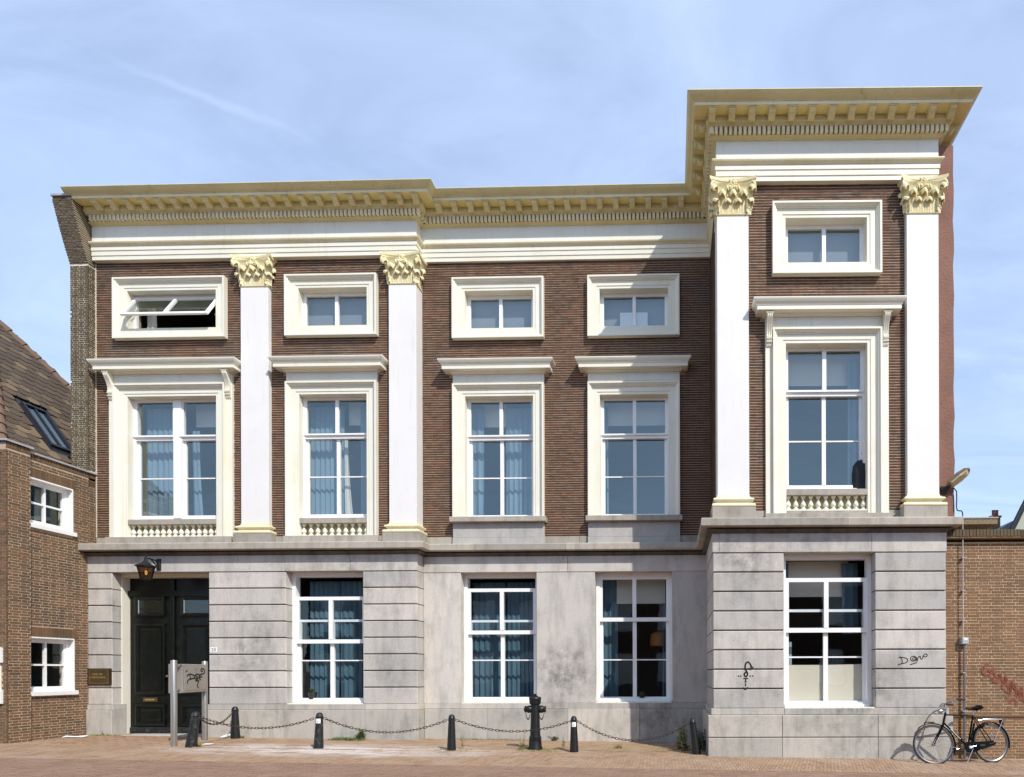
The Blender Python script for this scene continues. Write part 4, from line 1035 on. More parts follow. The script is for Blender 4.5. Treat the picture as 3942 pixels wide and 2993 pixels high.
# --- painted tags on the stone
g = MB()
def circ(cu, cz, r, a0=0, a1=360, n=10, sz=1.0): return [(cu+r*math.cos(R(a0+(a1-a0)*i/n)), cz+sz*r*math.sin(R(a0+(a1-a0)*i/n))) for i in range(n+1)]
V1 = 0.1025
ribbon(g, [(0.60, 1.565), (0.585, 1.62), (0.545, 1.662), (0.505, 1.64), (0.488, 1.58), (0.50, 1.52), (0.525, 1.475), (0.53, 1.43), (0.505, 1.40), (0.475, 1.42), (0.48, 1.46), (0.51, 1.475)], 0.024, V1)
ribbon(g, [(0.555, 1.555), (0.60, 1.53), (0.635, 1.575)], 0.018, V1); ribbon(g, [(0.60, 1.53), (0.605, 1.60)], 0.016, V1)
for du in (-0.13, -0.09, 0.08, 0.125): ribbon(g, circ(0.50+du, 1.408, 0.007, 0, 360, 6), 0.012, V1)
ribbon(g, [(0.455, 1.365), (0.54, 1.365)], 0.018, V1); ribbon(g, [(0.50, 1.365), (0.495, 1.30)], 0.018, V1); ribbon(g, [(0.475, 1.30), (0.52, 1.305)], 0.014, V1)
ribbon(g, circ(0.497, 1.262, 0.007, 0, 360, 6), 0.014, V1); ribbon(g, circ(0.497, 1.235, 0.006, 0, 360, 6), 0.012, V1)
ribbon(g, [(0.455, 1.205), (0.497, 1.165), (0.535, 1.21)], 0.018, V1)
g.build('graffiti', 'ink', town, FB, fix=False)
g = MB()
ribbon(g, [(3.29, 1.755), (3.33, 1.69), (3.325, 1.63)], 0.012, V1); ribbon(g, [(3.265, 1.735), (3.36, 1.735), (3.43, 1.70), (3.41, 1.65), (3.33, 1.625), (3.27, 1.61), (3.255, 1.59)], 0.013, V1)
ribbon(g, circ(3.535, 1.715, 0.055, 30, 400, 12, 0.8), 0.012, V1); ribbon(g, [(3.57, 1.735), (3.53, 1.73), (3.52, 1.70), (3.56, 1.695), (3.585, 1.735), (3.60, 1.66)], 0.011, V1)
ribbon(g, [(3.60, 1.67), (3.62, 1.74), (3.655, 1.76), (3.66, 1.72), (3.69, 1.71), (3.72, 1.78), (3.76, 1.80), (3.785, 1.77), (3.75, 1.745), (3.71, 1.765)], 0.012, V1)
ribbon(g, [(3.47, 1.605), (3.60, 1.645)], 0.013, V1)
g.build('graffiti', 'ink', town, FB, fix=False)
# ------------------------------------------------------------------ left house
lh = thing('brick_house', (-14, -1, 0.14), 'red brick house with shingled hip roof and skylight at the left edge', 'house')
EAVE = 5.79
W1 = (-1.62, -0.72, 4.40, 5.33); W2 = (-1.62, -0.70, 1.10, 2.21)
mb = MB(); panel(mb, -1.60, 0.6, -0.2, EAVE, -0.012, [W1, W2], 0.3); mb.build('mortar_bed', 'mortar_left', lh, FL, center=False, fix=False)
ob = [(W1[0], W1[1], W1[2]-0.06, W1[3]+0.22), (W2[0], W2[1], W2[2]-0.06, W2[3]+0.22)]
def near(q): return q[0] > -1.6 and q[3] < 4.6
brick_wall(FL, lay(-1.585, 0.0, 0.02, EAVE-0.11, ob, 0.205, 0.0425, 0.0112, 'flemish'), -0.012, 'brick_left', lh, 0.003, 230, 'brick')
# slightly projecting corner strip and the front
FLp = FL @ Matrix.Translation((0, -0.06, 0))
MB().box(-2.015, -1.6, -0.5, -0.012, -0.2, EAVE+0.06).build('mortar_bed', 'mortar_left', lh, FLp, center=False)
brick_wall(FLp, lay(-2.035, -1.595, 0.02, EAVE-0.06, [], 0.205, 0.0425, 0.0112, 'flemish'), -0.012, 'brick_left', lh, 0.003, 70, 'brick')
FF = Matrix.Translation((-12.64, -2.04, 0))
mb = MB(); panel(mb, -5.0, -0.02, -0.2, EAVE+0.06, -0.012, [], 0.3); mb.build('mortar_bed', 'mortar_left', lh, FF, center=False, fix=False)
brick_wall(FF, lay(-5.0, 0.0, 0.02, EAVE-0.06, [(-2.9, -0.10, 0.95, 1.96)], 0.205, 0.0425, 0.0112, 'flemish'), -0.012, 'brick_left', lh, 0.007, 0, 'brick')
for z0, z1 in ((1.70, 1.98), (0.93, 1.17)): MB().box(-3.0, -0.075, -0.05, 0.05, z0, z1, 0.004).build('front_sill', 'trim', lh, FF)
fwm = MB().ring(-2.88, -0.12, 1.17, 1.70, 0.06, 0.06, 0.04, 0.04, -0.012, 0.03).box(-1.53, -1.47, -0.012, 0.028, 1.21, 1.66).build('window', 'trim', lh, FF)
for a_, b_ in ((-2.82, -1.53), (-1.47, -0.18)): MB().box(a_, b_, -0.011, 0.012, 1.21, 1.66).build('pane', 'dark_frame', fwm, FF)
# soldier courses over the windows and under the coping
def soldiers(F, u0, u1, z0, h, v, parent, mat='brick_left', w=0.054):
    n = max(1, int((u1-u0)/w)); st = (u1-u0)/n
    me = MB().box(-st/2+0.004, st/2-0.004, -0.03, 0.012, 0, h, c=0.002).mesh('soldier_brick', mat)
    for k in range(n): inst('soldier_brick', me, parent, F @ Matrix.Translation((u0+(k+0.5)*st, -v-random.uniform(0, 0.002), z0)))
for (a, b, c, d) in (W1, W2): soldiers(FL, a, b+0.06, d+0.01, 0.19, -0.012, lh)
soldiers(FL, -1.59, 0.0, EAVE-0.10, 0.098, -0.012, lh); soldiers(FLp, -2.03, -1.6, EAVE-0.04, 0.10, -0.012, lh)
MB().box(-1.6, 0.02, -0.35, 0.035, EAVE, EAVE+0.035, 0.004).build('coping', 'lead', lh, FL)
MB().box(-2.07, -1.57, -0.5, 0.035, EAVE+0.065, EAVE+0.105, 0.004).build('coping', 'lead', lh, FLp)
MB().box(-5.0, 0.03, -0.35, 0.035, EAVE+0.065, EAVE+0.105, 0.004).build('coping', 'lead', lh, FF)
def house_window(o):
    a, b, c, d = o
    w = MB().ring(a, b, c, d, 0.06, 0.06, 0.09, 0.07, -0.20, -0.11).build('window', 'trim', lh, FL)
    MB().box(b-0.002, b+0.01, -0.2, 0.004, c, d).box(a, b, -0.2, 0.002, d-0.02, d+0.008).build('reveal', 'trim', w, FL)
    MB().box(a-0.02, b+0.06, -0.16, 0.04, c-0.05, c+0.035, 0.004).build('sill', 'trim', w, FL)
    uc = (a+0.06+b-0.06)/2; zc = (c+d)/2+0.01
    MB().ring(a+0.06, b-0.06, c+0.09, d-0.07, 0.035, 0.035, 0.04, 0.035, -0.17, -0.125).box(uc-0.02, uc+0.02, -0.17, -0.12, c+0.1, d-0.08).box(a+0.07, b-0.07, -0.17, -0.122, zc-0.018, zc+0.018).build('sash', 'trim', w, FL)
    panes(FL, [(a+0.095, uc-0.02), (uc+0.02, b-0.095)], [(c+0.13, zc-0.018), (zc+0.018, d-0.105)], -0.15, w, 'glass_low')
house_window(W1); house_window(W2)
MB().box(-1.98, 0.0, -3.2, -3.0, 0, EAVE-0.2).build('inner_wall', 'interior', lh, FL)
MB().box(-1.98, 0.0, -3.0, -0.3, 3.0, 3.2).build('inner_floor', 'interior', lh, FL)
MB().box(-0.3, -0.2, -3.0, -0.32, 0, EAVE).build('inner_wall', 'interior', lh, FL)
MB().box(-1.98, -1.90, -3.0, -0.34, 0, EAVE-0.2).build('inner_wall', 'interior', lh, FL)
# roof: plane rising away from the wall, hip at the far end
PIT = R(55); HIP0 = 3.15; HK = 1.08
X0r, Z0r = -12.86, EAVE-0.10
def onroof(s, y): return (X0r-s, y, Z0r+s*math.tan(PIT))
rb = MB(); S1 = 4.2
FR0 = -1.98; FK0 = 0.80; SA = (HIP0-FR0)/(HK+FK0)                      # the two hips meet at SA
rb.V += [onroof(-0.1, FR0-0.1), onroof(-0.1, HIP0+0.1), onroof(SA, HIP0-HK*SA)]; rb.F.append((0, 1, 2))
rb.V += [onroof(-0.1, HIP0+0.1), (X0r-9, HIP0+0.1, Z0r-0.1), (X0r-9+SA, HIP0-HK*SA, Z0r+SA*math.tan(PIT)), onroof(SA, HIP0-HK*SA)]; rb.F.append((3, 4, 5, 6))
rb.V += [onroof(-0.1, FR0-0.1), (X0r-9, FR0-0.1, Z0r-0.1), (X0r-9+SA, HIP0-HK*SA, Z0r+SA*math.tan(PIT)), onroof(SA, HIP0-HK*SA)]; rb.F.append((7, 8, 9, 10))
rb.build('roof', 'roof_across', lh, center=False)
tl = MB(); w2, ln = 0.115, 0.30
tp = [(-w2, 0.02), (-w2*0.85, -0.012), (-w2*0.35, -0.03), (w2*0.2, -0.03), (w2*0.7, -0.018), (w2, 0.012), (w2, ln), (-w2, ln)]
n = len(tp)
for h in (0.0, 0.024): tl.V += [(x, y, h+(0.030*(1-y/ln))) for x, y in tp]
for i in range(n): tl.F.append((i, (i+1) % n, n+(i+1) % n, n+i))
tl.F += [tuple(range(n, 2*n)), tuple(range(n-1, -1, -1))]
TILE = tl.mesh('roof_tile', 'tile')
SK = (-0.70, -0.19, 0.38, 1.02)               # skylight on the roof: y0, y1, s0, s1 (s measured sideways)
cnt = 0; row = 0; gauge = 0.165; tan = math.tan(PIT); slant = math.hypot(1, tan)
ex = Vector((0, 1, 0)); ey = Vector((-1, 0, tan)).normalized(); ez = ex.cross(ey)
if ez.z < 0: ez = -ez
tiles_rest = []
while row*gauge/slant < SA:
    s = row*gauge/slant; y = -3.6+(row % 2)*0.118
    while y < FR0+FK0*s: y += 0.236
    while y < HIP0-HK*s:
        skip = (SK[0]-0.13 < y < SK[1]+0.13 and SK[2]-0.14 < s < SK[3]+0.03) or (X0r-s > -13.2 and y > -0.50)
        if not skip:
            p = Vector(onroof(s, y)); m = Matrix((( ex.x, ey.x, ez.x, p.x), (ex.y, ey.y, ez.y, p.y), (ex.z, ey.z, ez.z, p.z), (0, 0, 0, 1))) @ Matrix.Rotation(random.uniform(-0.035, 0.035), 4, 'Z') @ Matrix.Rotation(R(1.5)+random.uniform(-0.006, 0.025), 4, 'X') @ Matrix.Rotation(random.uniform(-0.03, 0.03), 4, 'Y')
            d = (p-CAM).length; tiles_rest.append((d, m))
        y += 0.236
    row += 1
def in_view(m):
    p = m.translation; dx, dy = p.x, p.y+13.3
    px = CX+FPX*(dx*math.cos(PSI)+dy*math.sin(PSI))/(-dx*math.sin(PSI)+dy*math.cos(PSI)); return -40 < px < 300
seen = [t for t in tiles_rest if in_view(t[1])]; unseen = [t for t in tiles_rest if not in_view(t[1])]
seen.sort(key=lambda t: t[0])
for d, m in seen[:300]: inst('roof_tile', TILE, lh, m)
mb = MB()
for d, m in seen[300:]+unseen:
    b = len(mb.V); mb.V += [tuple(m @ v.co) for v in TILE.vertices]; mb.F += [tuple(b+i for i in p.vertices) for p in TILE.polygons]
if mb.F: tag(mb.build('roof_tile_courses', 'tile', lh, center=False, fix=False), kind='stuff')
# hip tiles
for HS, HE in ((HIP0, -HK), (FR0, FK0)):
    a, b = Vector(onroof(-0.1, HS)), Vector(onroof(SA, HS+HE*SA)); d = (b-a); L = d.length; d.normalize(); k = 0.0
    while k < L:
        p, q = a+d*k, a+d*(k+0.36)
        MB().tube([(p.x, -p.y, p.z+0.035), (q.x, -q.y, q.z+0.012)], [0.10, 0.082], 10).build('hip_tile', 'ridge', lh, smooth=True); k += 0.33
# skylight
RM = Matrix(((ex.x, ey.x, ez.x, 0), (ex.y, ey.y, ez.y, 0), (ex.z, ey.z, ez.z, 0), (0, 0, 0, 1)))
sk0 = Vector(onroof(SK[2], (SK[0]+SK[1])/2)); FSK = Matrix.Translation(sk0) @ RM @ Matrix.Rotation(R(-90), 4, 'X') @ Matrix.Diagonal((1, 1, 1, 1))
FSK = Matrix.Translation(sk0) @ RM
hw = (SK[1]-SK[0])/2; hl = (SK[3]-SK[2])*slant
def rbox(mb, x0, x1, y0, y1, z0, z1): return mb.box(x0, x1, -y1, -y0, z0, z1)
mb = MB(); t = 0.04
rbox(mb, -hw, -hw+t, 0, hl, 0, 0.10); rbox(mb, hw-t, hw, 0, hl, 0, 0.10); rbox(mb, -hw+t, hw-t, 0, t+0.02, 0, 0.098); rbox(mb, -hw+t, hw-t, hl-t, hl, 0, 0.098)
rbox(mb, -0.015, 0.015, t, hl-t, 0.03, 0.085)
sky_f = mb.build('skylight', 'dark_frame', lh, FSK)
rbox(MB(), -hw-0.06, hw+0.06, -0.14, 0.0, 0.02, 0.045).build('flashing', 'dark_frame', sky_f, FSK)
mb = MB(); rbox(mb, -hw-0.06, -hw, -0.08, hl+0.06, 0.0, 0.05); rbox(mb, hw, hw+0.06, -0.08, hl+0.06, 0.0, 0.05); mb.build('flashing', 'dark_frame', sky_f, FSK)
for x0, x1 in ((-hw+t, -0.015), (0.015, hw-t)):
    m_ = MB(); m_.V += [(x0, t, 0.06), (x1, t, 0.06), (x1, hl-t, 0.06), (x0, hl-t, 0.06)]; m_.F.append((0, 1, 2, 3)); m_.build('pane', 'glass', sky_f, FSK, fix=False)
rbox(MB(), hw-t-0.12, hw-t-0.02, 0.1, hl-0.1, -0.06, -0.05).build('inner_lining', 'plate', sky_f, FSK)
MB().box(-2.0, 0.0, -0.9, -0.02, EAVE-0.35, EAVE-0.1).build('roof_gutter', 'lead', lh, FL)

# ------------------------------------------------------------------ garden wall on the right
FW = FB
gw = thing('garden_wall', tuple(P(FB, 5.5, -0.2, -0.1)), 'tall ochre brick wall with a soldier-course top at the right edge', 'wall')
GV = -0.06; WT = 3.93
MB().box(4.16, 10.5, GV-0.35, GV-0.012, -0.4, 3.855).build('mortar_bed', 'mortar_right', gw, FW, center=False)
gr = lay(4.145, 10.5, -0.12, 3.86, [], 0.21, 0.0420, 0.0122, 'english')
brick_wall(FW, gr, GV-0.012, 'brick_right', gw, 0.005, 300, 'brick', 0.003, lambda q: 4.1 < q[0] < 5.75)
MB().box(4.165, 10.5, GV-0.34, GV-0.16, 3.85, WT+0.0).build('recess', 'brick_pier', gw, FW)
MB().box(4.14, 10.5, GV-0.42, GV+0.10, WT-0.012, WT+0.004).build('coping_bed', 'mortar_right', gw, FW)
mev = MB().box(-0.028, 0.028, -0.45, 0.115, 0, 0.125, c=0.004).mesh('coping_brick', 'brick_pier')
u = 4.17; k = 0
while u < 10.4:
    inst('coping_brick', mev, gw, FW @ Matrix.Translation((u, -GV, WT+0.004+random.uniform(-0.003, 0.003))) @ Matrix.Rotation(random.uniform(-0.02, 0.02), 4, 'Z')); u += 0.062
MB().box(4.15, 10.5, GV-0.01, GV+0.018, 0.648, 0.662).build('brick_strip', 'brick_left', gw, FW)  # thin projecting strip along the wall in the left house's brick colour
g = MB(); V2 = GV+0.0035
for st in ([(4.98, 1.60), (4.90, 1.58), (4.86, 1.50), (4.91, 1.43), (5.0, 1.42), (5.03, 1.50), (4.96, 1.49)], [(5.06, 1.50), (5.10, 1.38), (5.02, 1.34), (5.12, 1.28), (5.20, 1.42)], [(5.16, 1.45), (5.24, 1.30), (5.30, 1.36), (5.22, 1.20)], [(5.28, 1.40), (5.34, 1.18), (5.40, 1.30), (5.36, 1.05)], [(5.20, 1.20), (5.34, 1.10), (5.42, 1.22), (5.52, 1.02)], [(5.44, 1.26), (5.50, 1.10), (5.58, 1.18), (5.56, 0.95)], [(5.46, 1.02), (5.56, 1.08), (5.64, 0.92), (5.70, 1.05)], [(4.845, 1.33), (4.87, 1.35)], [(5.3, 1.02), (5.36, 0.92), (5.44, 0.97), (5.5, 0.86)]):
    ribbon(g, st, 0.040, V2)
g.build('graffiti', 'redink', gw, FW, fix=False)

# conduit with its little box
cond = thing('cable_conduit', tuple(P(FB, 4.49, 0.0, -0.1)), 'thin grey cable pipe with small junction box running down the brick wall', 'pipe')
MB().tube([(4.478, 0.0, 4.32), (4.478, 0.0, 2.11)], 0.010, 8).build('cable_tube', 'pvc', cond, FB)
MB().tube([(4.498, 0.0, 1.98), (4.498, 0.0, -0.10)], 0.019, 8).build('steel_pipe', 'pvc_dark', cond, FB)
jb = MB().box(4.44, 4.565, -0.07, 0.045, 1.975, 2.10, 0.012).build('junction_box', 'pvc', cond, FB)
MB().box(4.468, 4.535, 0.045, 0.048, 2.05, 2.085).build('box_label', 'plate', jb, FB)
for z in (3.55, 2.95, 2.4, 1.45, 0.75, 0.25):
    MB().box(4.46, 4.52, -0.06, 0.012 if z > 2 else 0.022, z, z+0.014).build('clip', 'pvc', cond, FB)
# street floodlight bracket on the party wall
fl_ = thing('wall_floodlight', tuple(P(FB, 4.2, 0.0, 4.8)), 'bronze floodlight on a dark bracket tilted outward at the right corner of the facade', 'lamp')
FLT = FB @ Matrix.Translation((4.165, -0.10, 4.83)) @ Matrix.Rotation(R(-14), 4, 'Z') @ Matrix.Rotation(R(-38), 4, 'Y') @ Matrix.Rotation(R(-38), 4, 'X')
h = MB(); sec = [(0, 0.055, 0.03), (0.05, 0.085, 0.05), (0.25, 0.10, 0.06), (0.40, 0.08, 0.045), (0.46, 0.03, 0.015)]
for (x, w, t) in sec: h.V += [(x, -w, -t*0.4), (x, w, -t*0.4), (x, w*0.8, t), (x, -w*0.8, t)]
for i in range(len(sec)-1):
    for j in range(4): h.F.append((i*4+j, i*4+(j+1) % 4, i*4+4+(j+1) % 4, i*4+4+j))
h.F += [(3, 2, 1, 0), (16, 17, 18, 19)]
h.build('lamp_housing', 'lampcase', fl_, FLT, center=False)
ls_ = MB(); ls_.V += [(0.05, -0.075, -0.021), (0.25, -0.088, -0.026), (0.41, -0.065, -0.019), (0.41, 0.065, -0.019), (0.25, 0.088, -0.026), (0.05, 0.075, -0.021), (0.08, -0.06, -0.05), (0.25, -0.07, -0.055), (0.37, -0.05, -0.04), (0.37, 0.05, -0.04), (0.25, 0.07, -0.055), (0.08, 0.06, -0.05)]
for i in range(6): ls_.F.append((i, (i+1) % 6, 6+(i+1) % 6, 6+i))
ls_.F.append(tuple(range(6, 12))); ls_.build('lens', 'lamplens', fl_, FLT, center=False)
MB().tube([(4.12, -0.03, 4.80), (4.14, 0.06, 4.80), (4.19, 0.10, 4.84)], [0.05, 0.04, 0.035], 8).build('bracket', 'iron', fl_, FB)
MB().box(4.08, 4.19, -0.025, 0.015, 4.72, 4.86, 0.005).build('bracket_plate', 'iron', fl_, FB)
cabp = [(4.21, 0.07, 4.82), (4.30, 0.05, 4.81), (4.355, 0.03, 4.76), (4.36, 0.02, 4.62), (4.355, 0.02, 4.48), (4.37, 0.02, 4.415), (4.40, 0.03, 4.405), (4.43, 0.05, 4.40), (4.455, 0.04, 4.37), (4.475, 0.01, 4.32)]
MB().tube(cabp, 0.0105, 6).build('cable', 'iron', fl_, FB, smooth=True)

# ------------------------------------------------------------------ things behind the wall
cp = thing('concrete_canopy', (7.0, 3.0, 0), 'flat concrete roof slab with pebbled edge behind the garden wall', 'canopy')
def W(px, py, y): 
    rx, rz = (px-CX)/FPX, -(py-CY)/FPX; cs, sn = math.cos(RHO), math.sin(RHO)
    rx, rz = rx*cs+rz*sn, -rx*sn+rz*cs
    dx, dy = math.cos(PSI)*rx-math.sin(PSI), math.sin(PSI)*rx+math.cos(PSI); t = (y+13.3)/dy
    return dx*t, 1.5+rz*t
x1_, z1_ = W(3840, 1996, 3.0); _, zb_ = W(3840, 2018, 3.0)
MB().box(4.9, x1_, -6.5, -3.0, zb_, z1_).build('roof_slab', 'concrete', cp)
MB().box(4.9, x1_-1.0, -6.4, -3.5, 0.0, zb_).build('wall', 'house_across', cp)
MB().box(4.9, x1_+0.02, -6.5, -2.98, z1_, z1_+0.03).build('roof_edging', 'lead', cp)
ch = thing('chimney_house', (11.5, 9, 0), 'brick chimney with two red clay pots rising beyond the canopy', 'chimney')
xa, zt = W(3815, 1993, 9.0); xb, _ = W(3851, 1993, 9.0)
MB().box(xa, xb, -10.0, -9.0, 0.0, zt).build('stack', 'warmbrick', ch)
MB().box(xa-0.03, xb+0.03, -10.04, -8.96, zt, zt+0.06).build('stack_cap', 'warmbrick', ch)
for px in (3824, 3837):
    xx, zz = W(px, 1972, 9.2); MB().lathe([(0.06, 0), (0.055, 0.04), (0.05, zz-zt-0.03), (0.06, zz-zt-0.02), (0.06, zz-zt), (0.045, zz-zt)], 12, xx, -9.2, 'z', zt+0.06).build('chimney_pot', 'pot', ch, smooth=True)
sr = thing('gabled_house', (14, 8, 0), 'house with grey slate roof slope and pale green gable behind the wall', 'house')
(xa, za), (xb, zb), (xc, zc) = W(3810, 2060, 8.2), W(3905, 2003, 8.2), W(3880, 2060, 8.2)
MB().prism([(-8.2, za), (-8.2, za+0.02), (-8.25, za+0.02)], xa, xa+0.01)
mb = MB(); mb.V += [(xa, 8.2, za), (xb, 8.2, zb), (xb+0.2, 8.2, zb-0.06), (xc, 8.2, za), (xa, 11.2, za), (xb, 11.2, zb), (xb+0.2, 11.2, zb-0.06), (xc, 11.2, za)]
mb.F += [(0, 1, 2, 3), (7, 6, 5, 4), (0, 4, 5, 1), (1, 5, 6, 2), (2, 6, 7, 3)]; mb.build('slate_roof', 'slate', sr, center=False)
pts = [W(3888, 2060, 7.6), W(3942, 1950, 7.6), W(4090, 1660, 7.6), W(4360, 2060, 7.6)]
mb = MB(); q = [(p[0], 7.6, p[1]) for p in pts]; mb.V += q+[(x, 7.9, z) for x, y, z in q]+[(q[0][0], 7.6, 0), (q[3][0], 7.6, 0)]
mb.F += [(0, 1, 2, 3), (8, 0, 3, 9)]; mb.build('gable_wall', 'gable', sr, center=False)
verge = MB(); 
for i in (0, 1): 
    a_, b_ = Vector(q[i]), Vector(q[i+1]); verge.tube([(a_.x, -a_.y+0.03, a_.z), (b_.x, -b_.y+0.03, b_.z)], 0.06, 6)
verge.build('verge', 'dark_frame', sr)
mb = MB(); 
for i in (0, 1, 2): mb.F.append((i, i+1, i+5, i+4))
mb.V += q+[(x, 7.9, z) for x, y, z in q]; mb.build('roof', 'roof_across', sr, center=False)

# ------------------------------------------------------------------ houses across the street (seen mirrored in the panes)
def across(x0, x1, he, hr, lab, y=-18.6):
    t = thing('terraced_house', ((x0+x1)/2, y-3, 0), lab, 'house')
    MB().box(x0, x1, -(y-7), -y+0.0, -0.3, he).build('wall', 'house_across', t) if False else None
    mb = MB(); mb.V += [(x0, y, -0.4), (x1, y, -0.4), (x1, y, he), (x0, y, he), (x0, y-7, -0.4), (x1, y-7, -0.4), (x1, y-7, he), (x0, y-7, he)]
    mb.F += [(0, 1, 2, 3), (4, 7, 6, 5), (0, 3, 7, 4), (1, 5, 6, 2)]; mb.build('wall', 'house_across', t)
    mb = MB(); mb.V += [(x0, y+0.2, he-0.05), (x1, y+0.2, he-0.05), (x1, y-3.5, hr), (x0, y-3.5, hr), (x0, y-7.2, he-0.05), (x1, y-7.2, he-0.05)]
    mb.F += [(0, 1, 2, 3), (3, 2, 5, 4), (0, 3, 4), (1, 5, 2)]; mb.build('roof', 'roof_across', t)
    n = max(2, int((x1-x0)/2.4))
    for i in range(n):
        for z0 in (0.9, 3.6):
            u = x0+(i+0.5)*(x1-x0)/n
            w = MB().box(u-0.55, u+0.55, -y-0.02, -y+0.05, z0, z0+1.6).build('window', 'trim', t)
            MB().box(u-0.47, u+0.47, -y+0.045, -y+0.055, z0+0.08, z0+1.52).build('pane', 'dark_frame', w)
across(-19.5, -9.2, 6.2, 9.6, 'brown brick house across the street, mirrored darkest in the leftmost tall window')
across(-9.1, 0.6, 5.2, 7.6, 'low brown brick house across the street, mirrored in the middle windows')
across(0.7, 11.5, 5.4, 7.9, 'brown brick house across the street, mirrored in the bay windows')
# ------------------------------------------------------------------ curtains, blinds and other things seen through the panes
def curtain(F, u0, u1, z0, z1, v, label, folds=None, mat='curtain', group='blue curtains behind the panes', hangs=0.0, cat='curtain', name='curtain', amp=0.022):
    n = max(8, int((u1-u0)/0.025)); k = folds or max(2, int((u1-u0)/0.11)); rows = 7
    ph = random.uniform(0, 6); V = []; Fc = []
    for j in range(rows+1):
        t = j/rows; z = z1+(z0-z1)*t
        for i in range(n+1):
            s = i/n; w = s*2*math.pi*k+ph
            a = amp*(0.55+0.45*t)
            V.append((u0+(u1-u0)*s+0.010*math.sin(w*2+t*2)+hangs*t*t*(1 if s > 0.5 else 0.3), -(v+a*math.sin(w)+0.35*a*math.sin(w*2.3+1+t)), z))
    for j in range(rows):
        for i in range(n): Fc.append((j*(n+1)+i, j*(n+1)+i+1, (j+1)*(n+1)+i+1, (j+1)*(n+1)+i))
    m = len(V); V += [(x, y+0.006, z) for x, y, z in V]; Fc += [tuple(m+i for i in reversed(f)) for f in Fc]
    mb = MB(); mb.V = V; mb.F = Fc
    o = mb.build(name, mat, None, F, smooth=True, fix=False)
    return tag(o, label, cat, group)
def blind(F, u0, u1, z0, z1, v, label, mat='blind', name='roller_blind', cat='blind', group='roller blinds behind the panes'):
    return tag(MB().box(u0, u1, v-0.006, v, z0, z1).build(name, mat, None, F), label, cat, group)
VL, VMi, VBy = 0.2-0.42, -0.42, -0.42
# first floor
curtain(FM, -11.97, -11.10, 4.90, 7.40, VL, 'blue curtain filling the left half of the leftmost tall window')
curtain(FM, -10.33, -9.95, 4.90, 7.42, VL, 'blue curtain at the right edge of the leftmost tall window', hangs=-0.05)
curtain(FM, -10.92, -10.76, 4.90, 6.9, VL, 'narrow gathered curtain beside the post of the leftmost tall window', hangs=0.10)
curtain(FM, -8.25, -7.46, 4.90, 7.40, VL, 'blue curtain filling the left half of the tall window between the two left pilasters')
curtain(FM, -7.10, -6.70, 4.90, 7.40, VL, 'blue curtain at the right of the tall window between the two left pilasters', hangs=-0.03)
curtain(FM, -7.44, -7.36, 4.90, 6.7, VL+0.04, 'thin white curtain edge beside the mullion of the window between the left pilasters', mat='blind', hangs=0.10)
curtain(FM, -4.70, -4.42, 4.90, 7.40, VMi, 'narrow blue curtain at the left of the tall window right of the second pilaster')
curtain(FM, -3.92, -3.17, 4.90, 7.40, VMi, 'blue curtain filling the right half of the tall window right of the second pilaster')
curtain(FM, -1.78, -1.62, 4.90, 7.40, VMi, 'faint narrow curtain at the left of the tall window nearest the bay', mat='curtain')
curtain(FB, 2.50, 2.78, 4.90, 7.38, VBy, 'blue curtain at the right edge of the tall bay window', hangs=-0.03)
for F, a, b, v, w in ((FM, -10.9, -10.3, VL-0.1, 'leftmost tall window'), (FM, -7.42, -7.05, VL-0.1, 'tall window between the two left pilasters'), (FM, -4.45, -3.93, VMi-0.1, 'tall window right of the second pilaster'),
                      (FM, -1.78, -0.24, VMi-0.1, 'tall window nearest the bay'), (FB, 1.22, 2.78, VBy-0.1, 'tall bay window')):
    blind(F, a, b, 7.02 if F is FM else 6.95, 7.52, v, 'pale blind rolled up high in the '+w)
for F, uc, h, v, w in ((FM, U2, 0.74, 0.2-0.30, 'small window between the two left pilasters'), (FM, U3, 0.74, -0.30, 'small window right of the second pilaster'), (FM, U4, 0.74, -0.34, 'small window above the shadow edge near the bay'), (FB, U5, 0.74, -0.30, 'small window at the top of the bay')):
    blind(F, uc-h, uc+h, 8.95, 9.80, v, 'grey screen behind the '+w, 'greyblind', 'window_screen', 'screen', 'grey screens behind the small top windows')
tag(MB().box(-1.33, -0.72, -0.30, -0.235, 9.06, 9.40, 0.004).build('white_box', 'plate', None, FM), 'white board standing behind the small top window nearest the bay', 'board')
mb = MB(); mb.lathe([(0.20, 0), (0.21, 0.35), (0.19, 0.50), (0.13, 0.60), (0.08, 0.65), (0.10, 0.74), (0.08, 0.82), (0.01, 0.86)], 14, 2.72, VBy+0.12, 'z', 4.80)
tag(mb.build('dark_figure', 'darkcoat', None, FB, smooth=True), 'dark rounded shape standing low at the right of the tall bay window', 'ornament')
# top-left opened window: something pale inside
curtain(FM, -11.93, -11.72, 8.98, 9.66, VL, 'pale curtain inside the opened top left window', mat='blind', group='pale curtains')
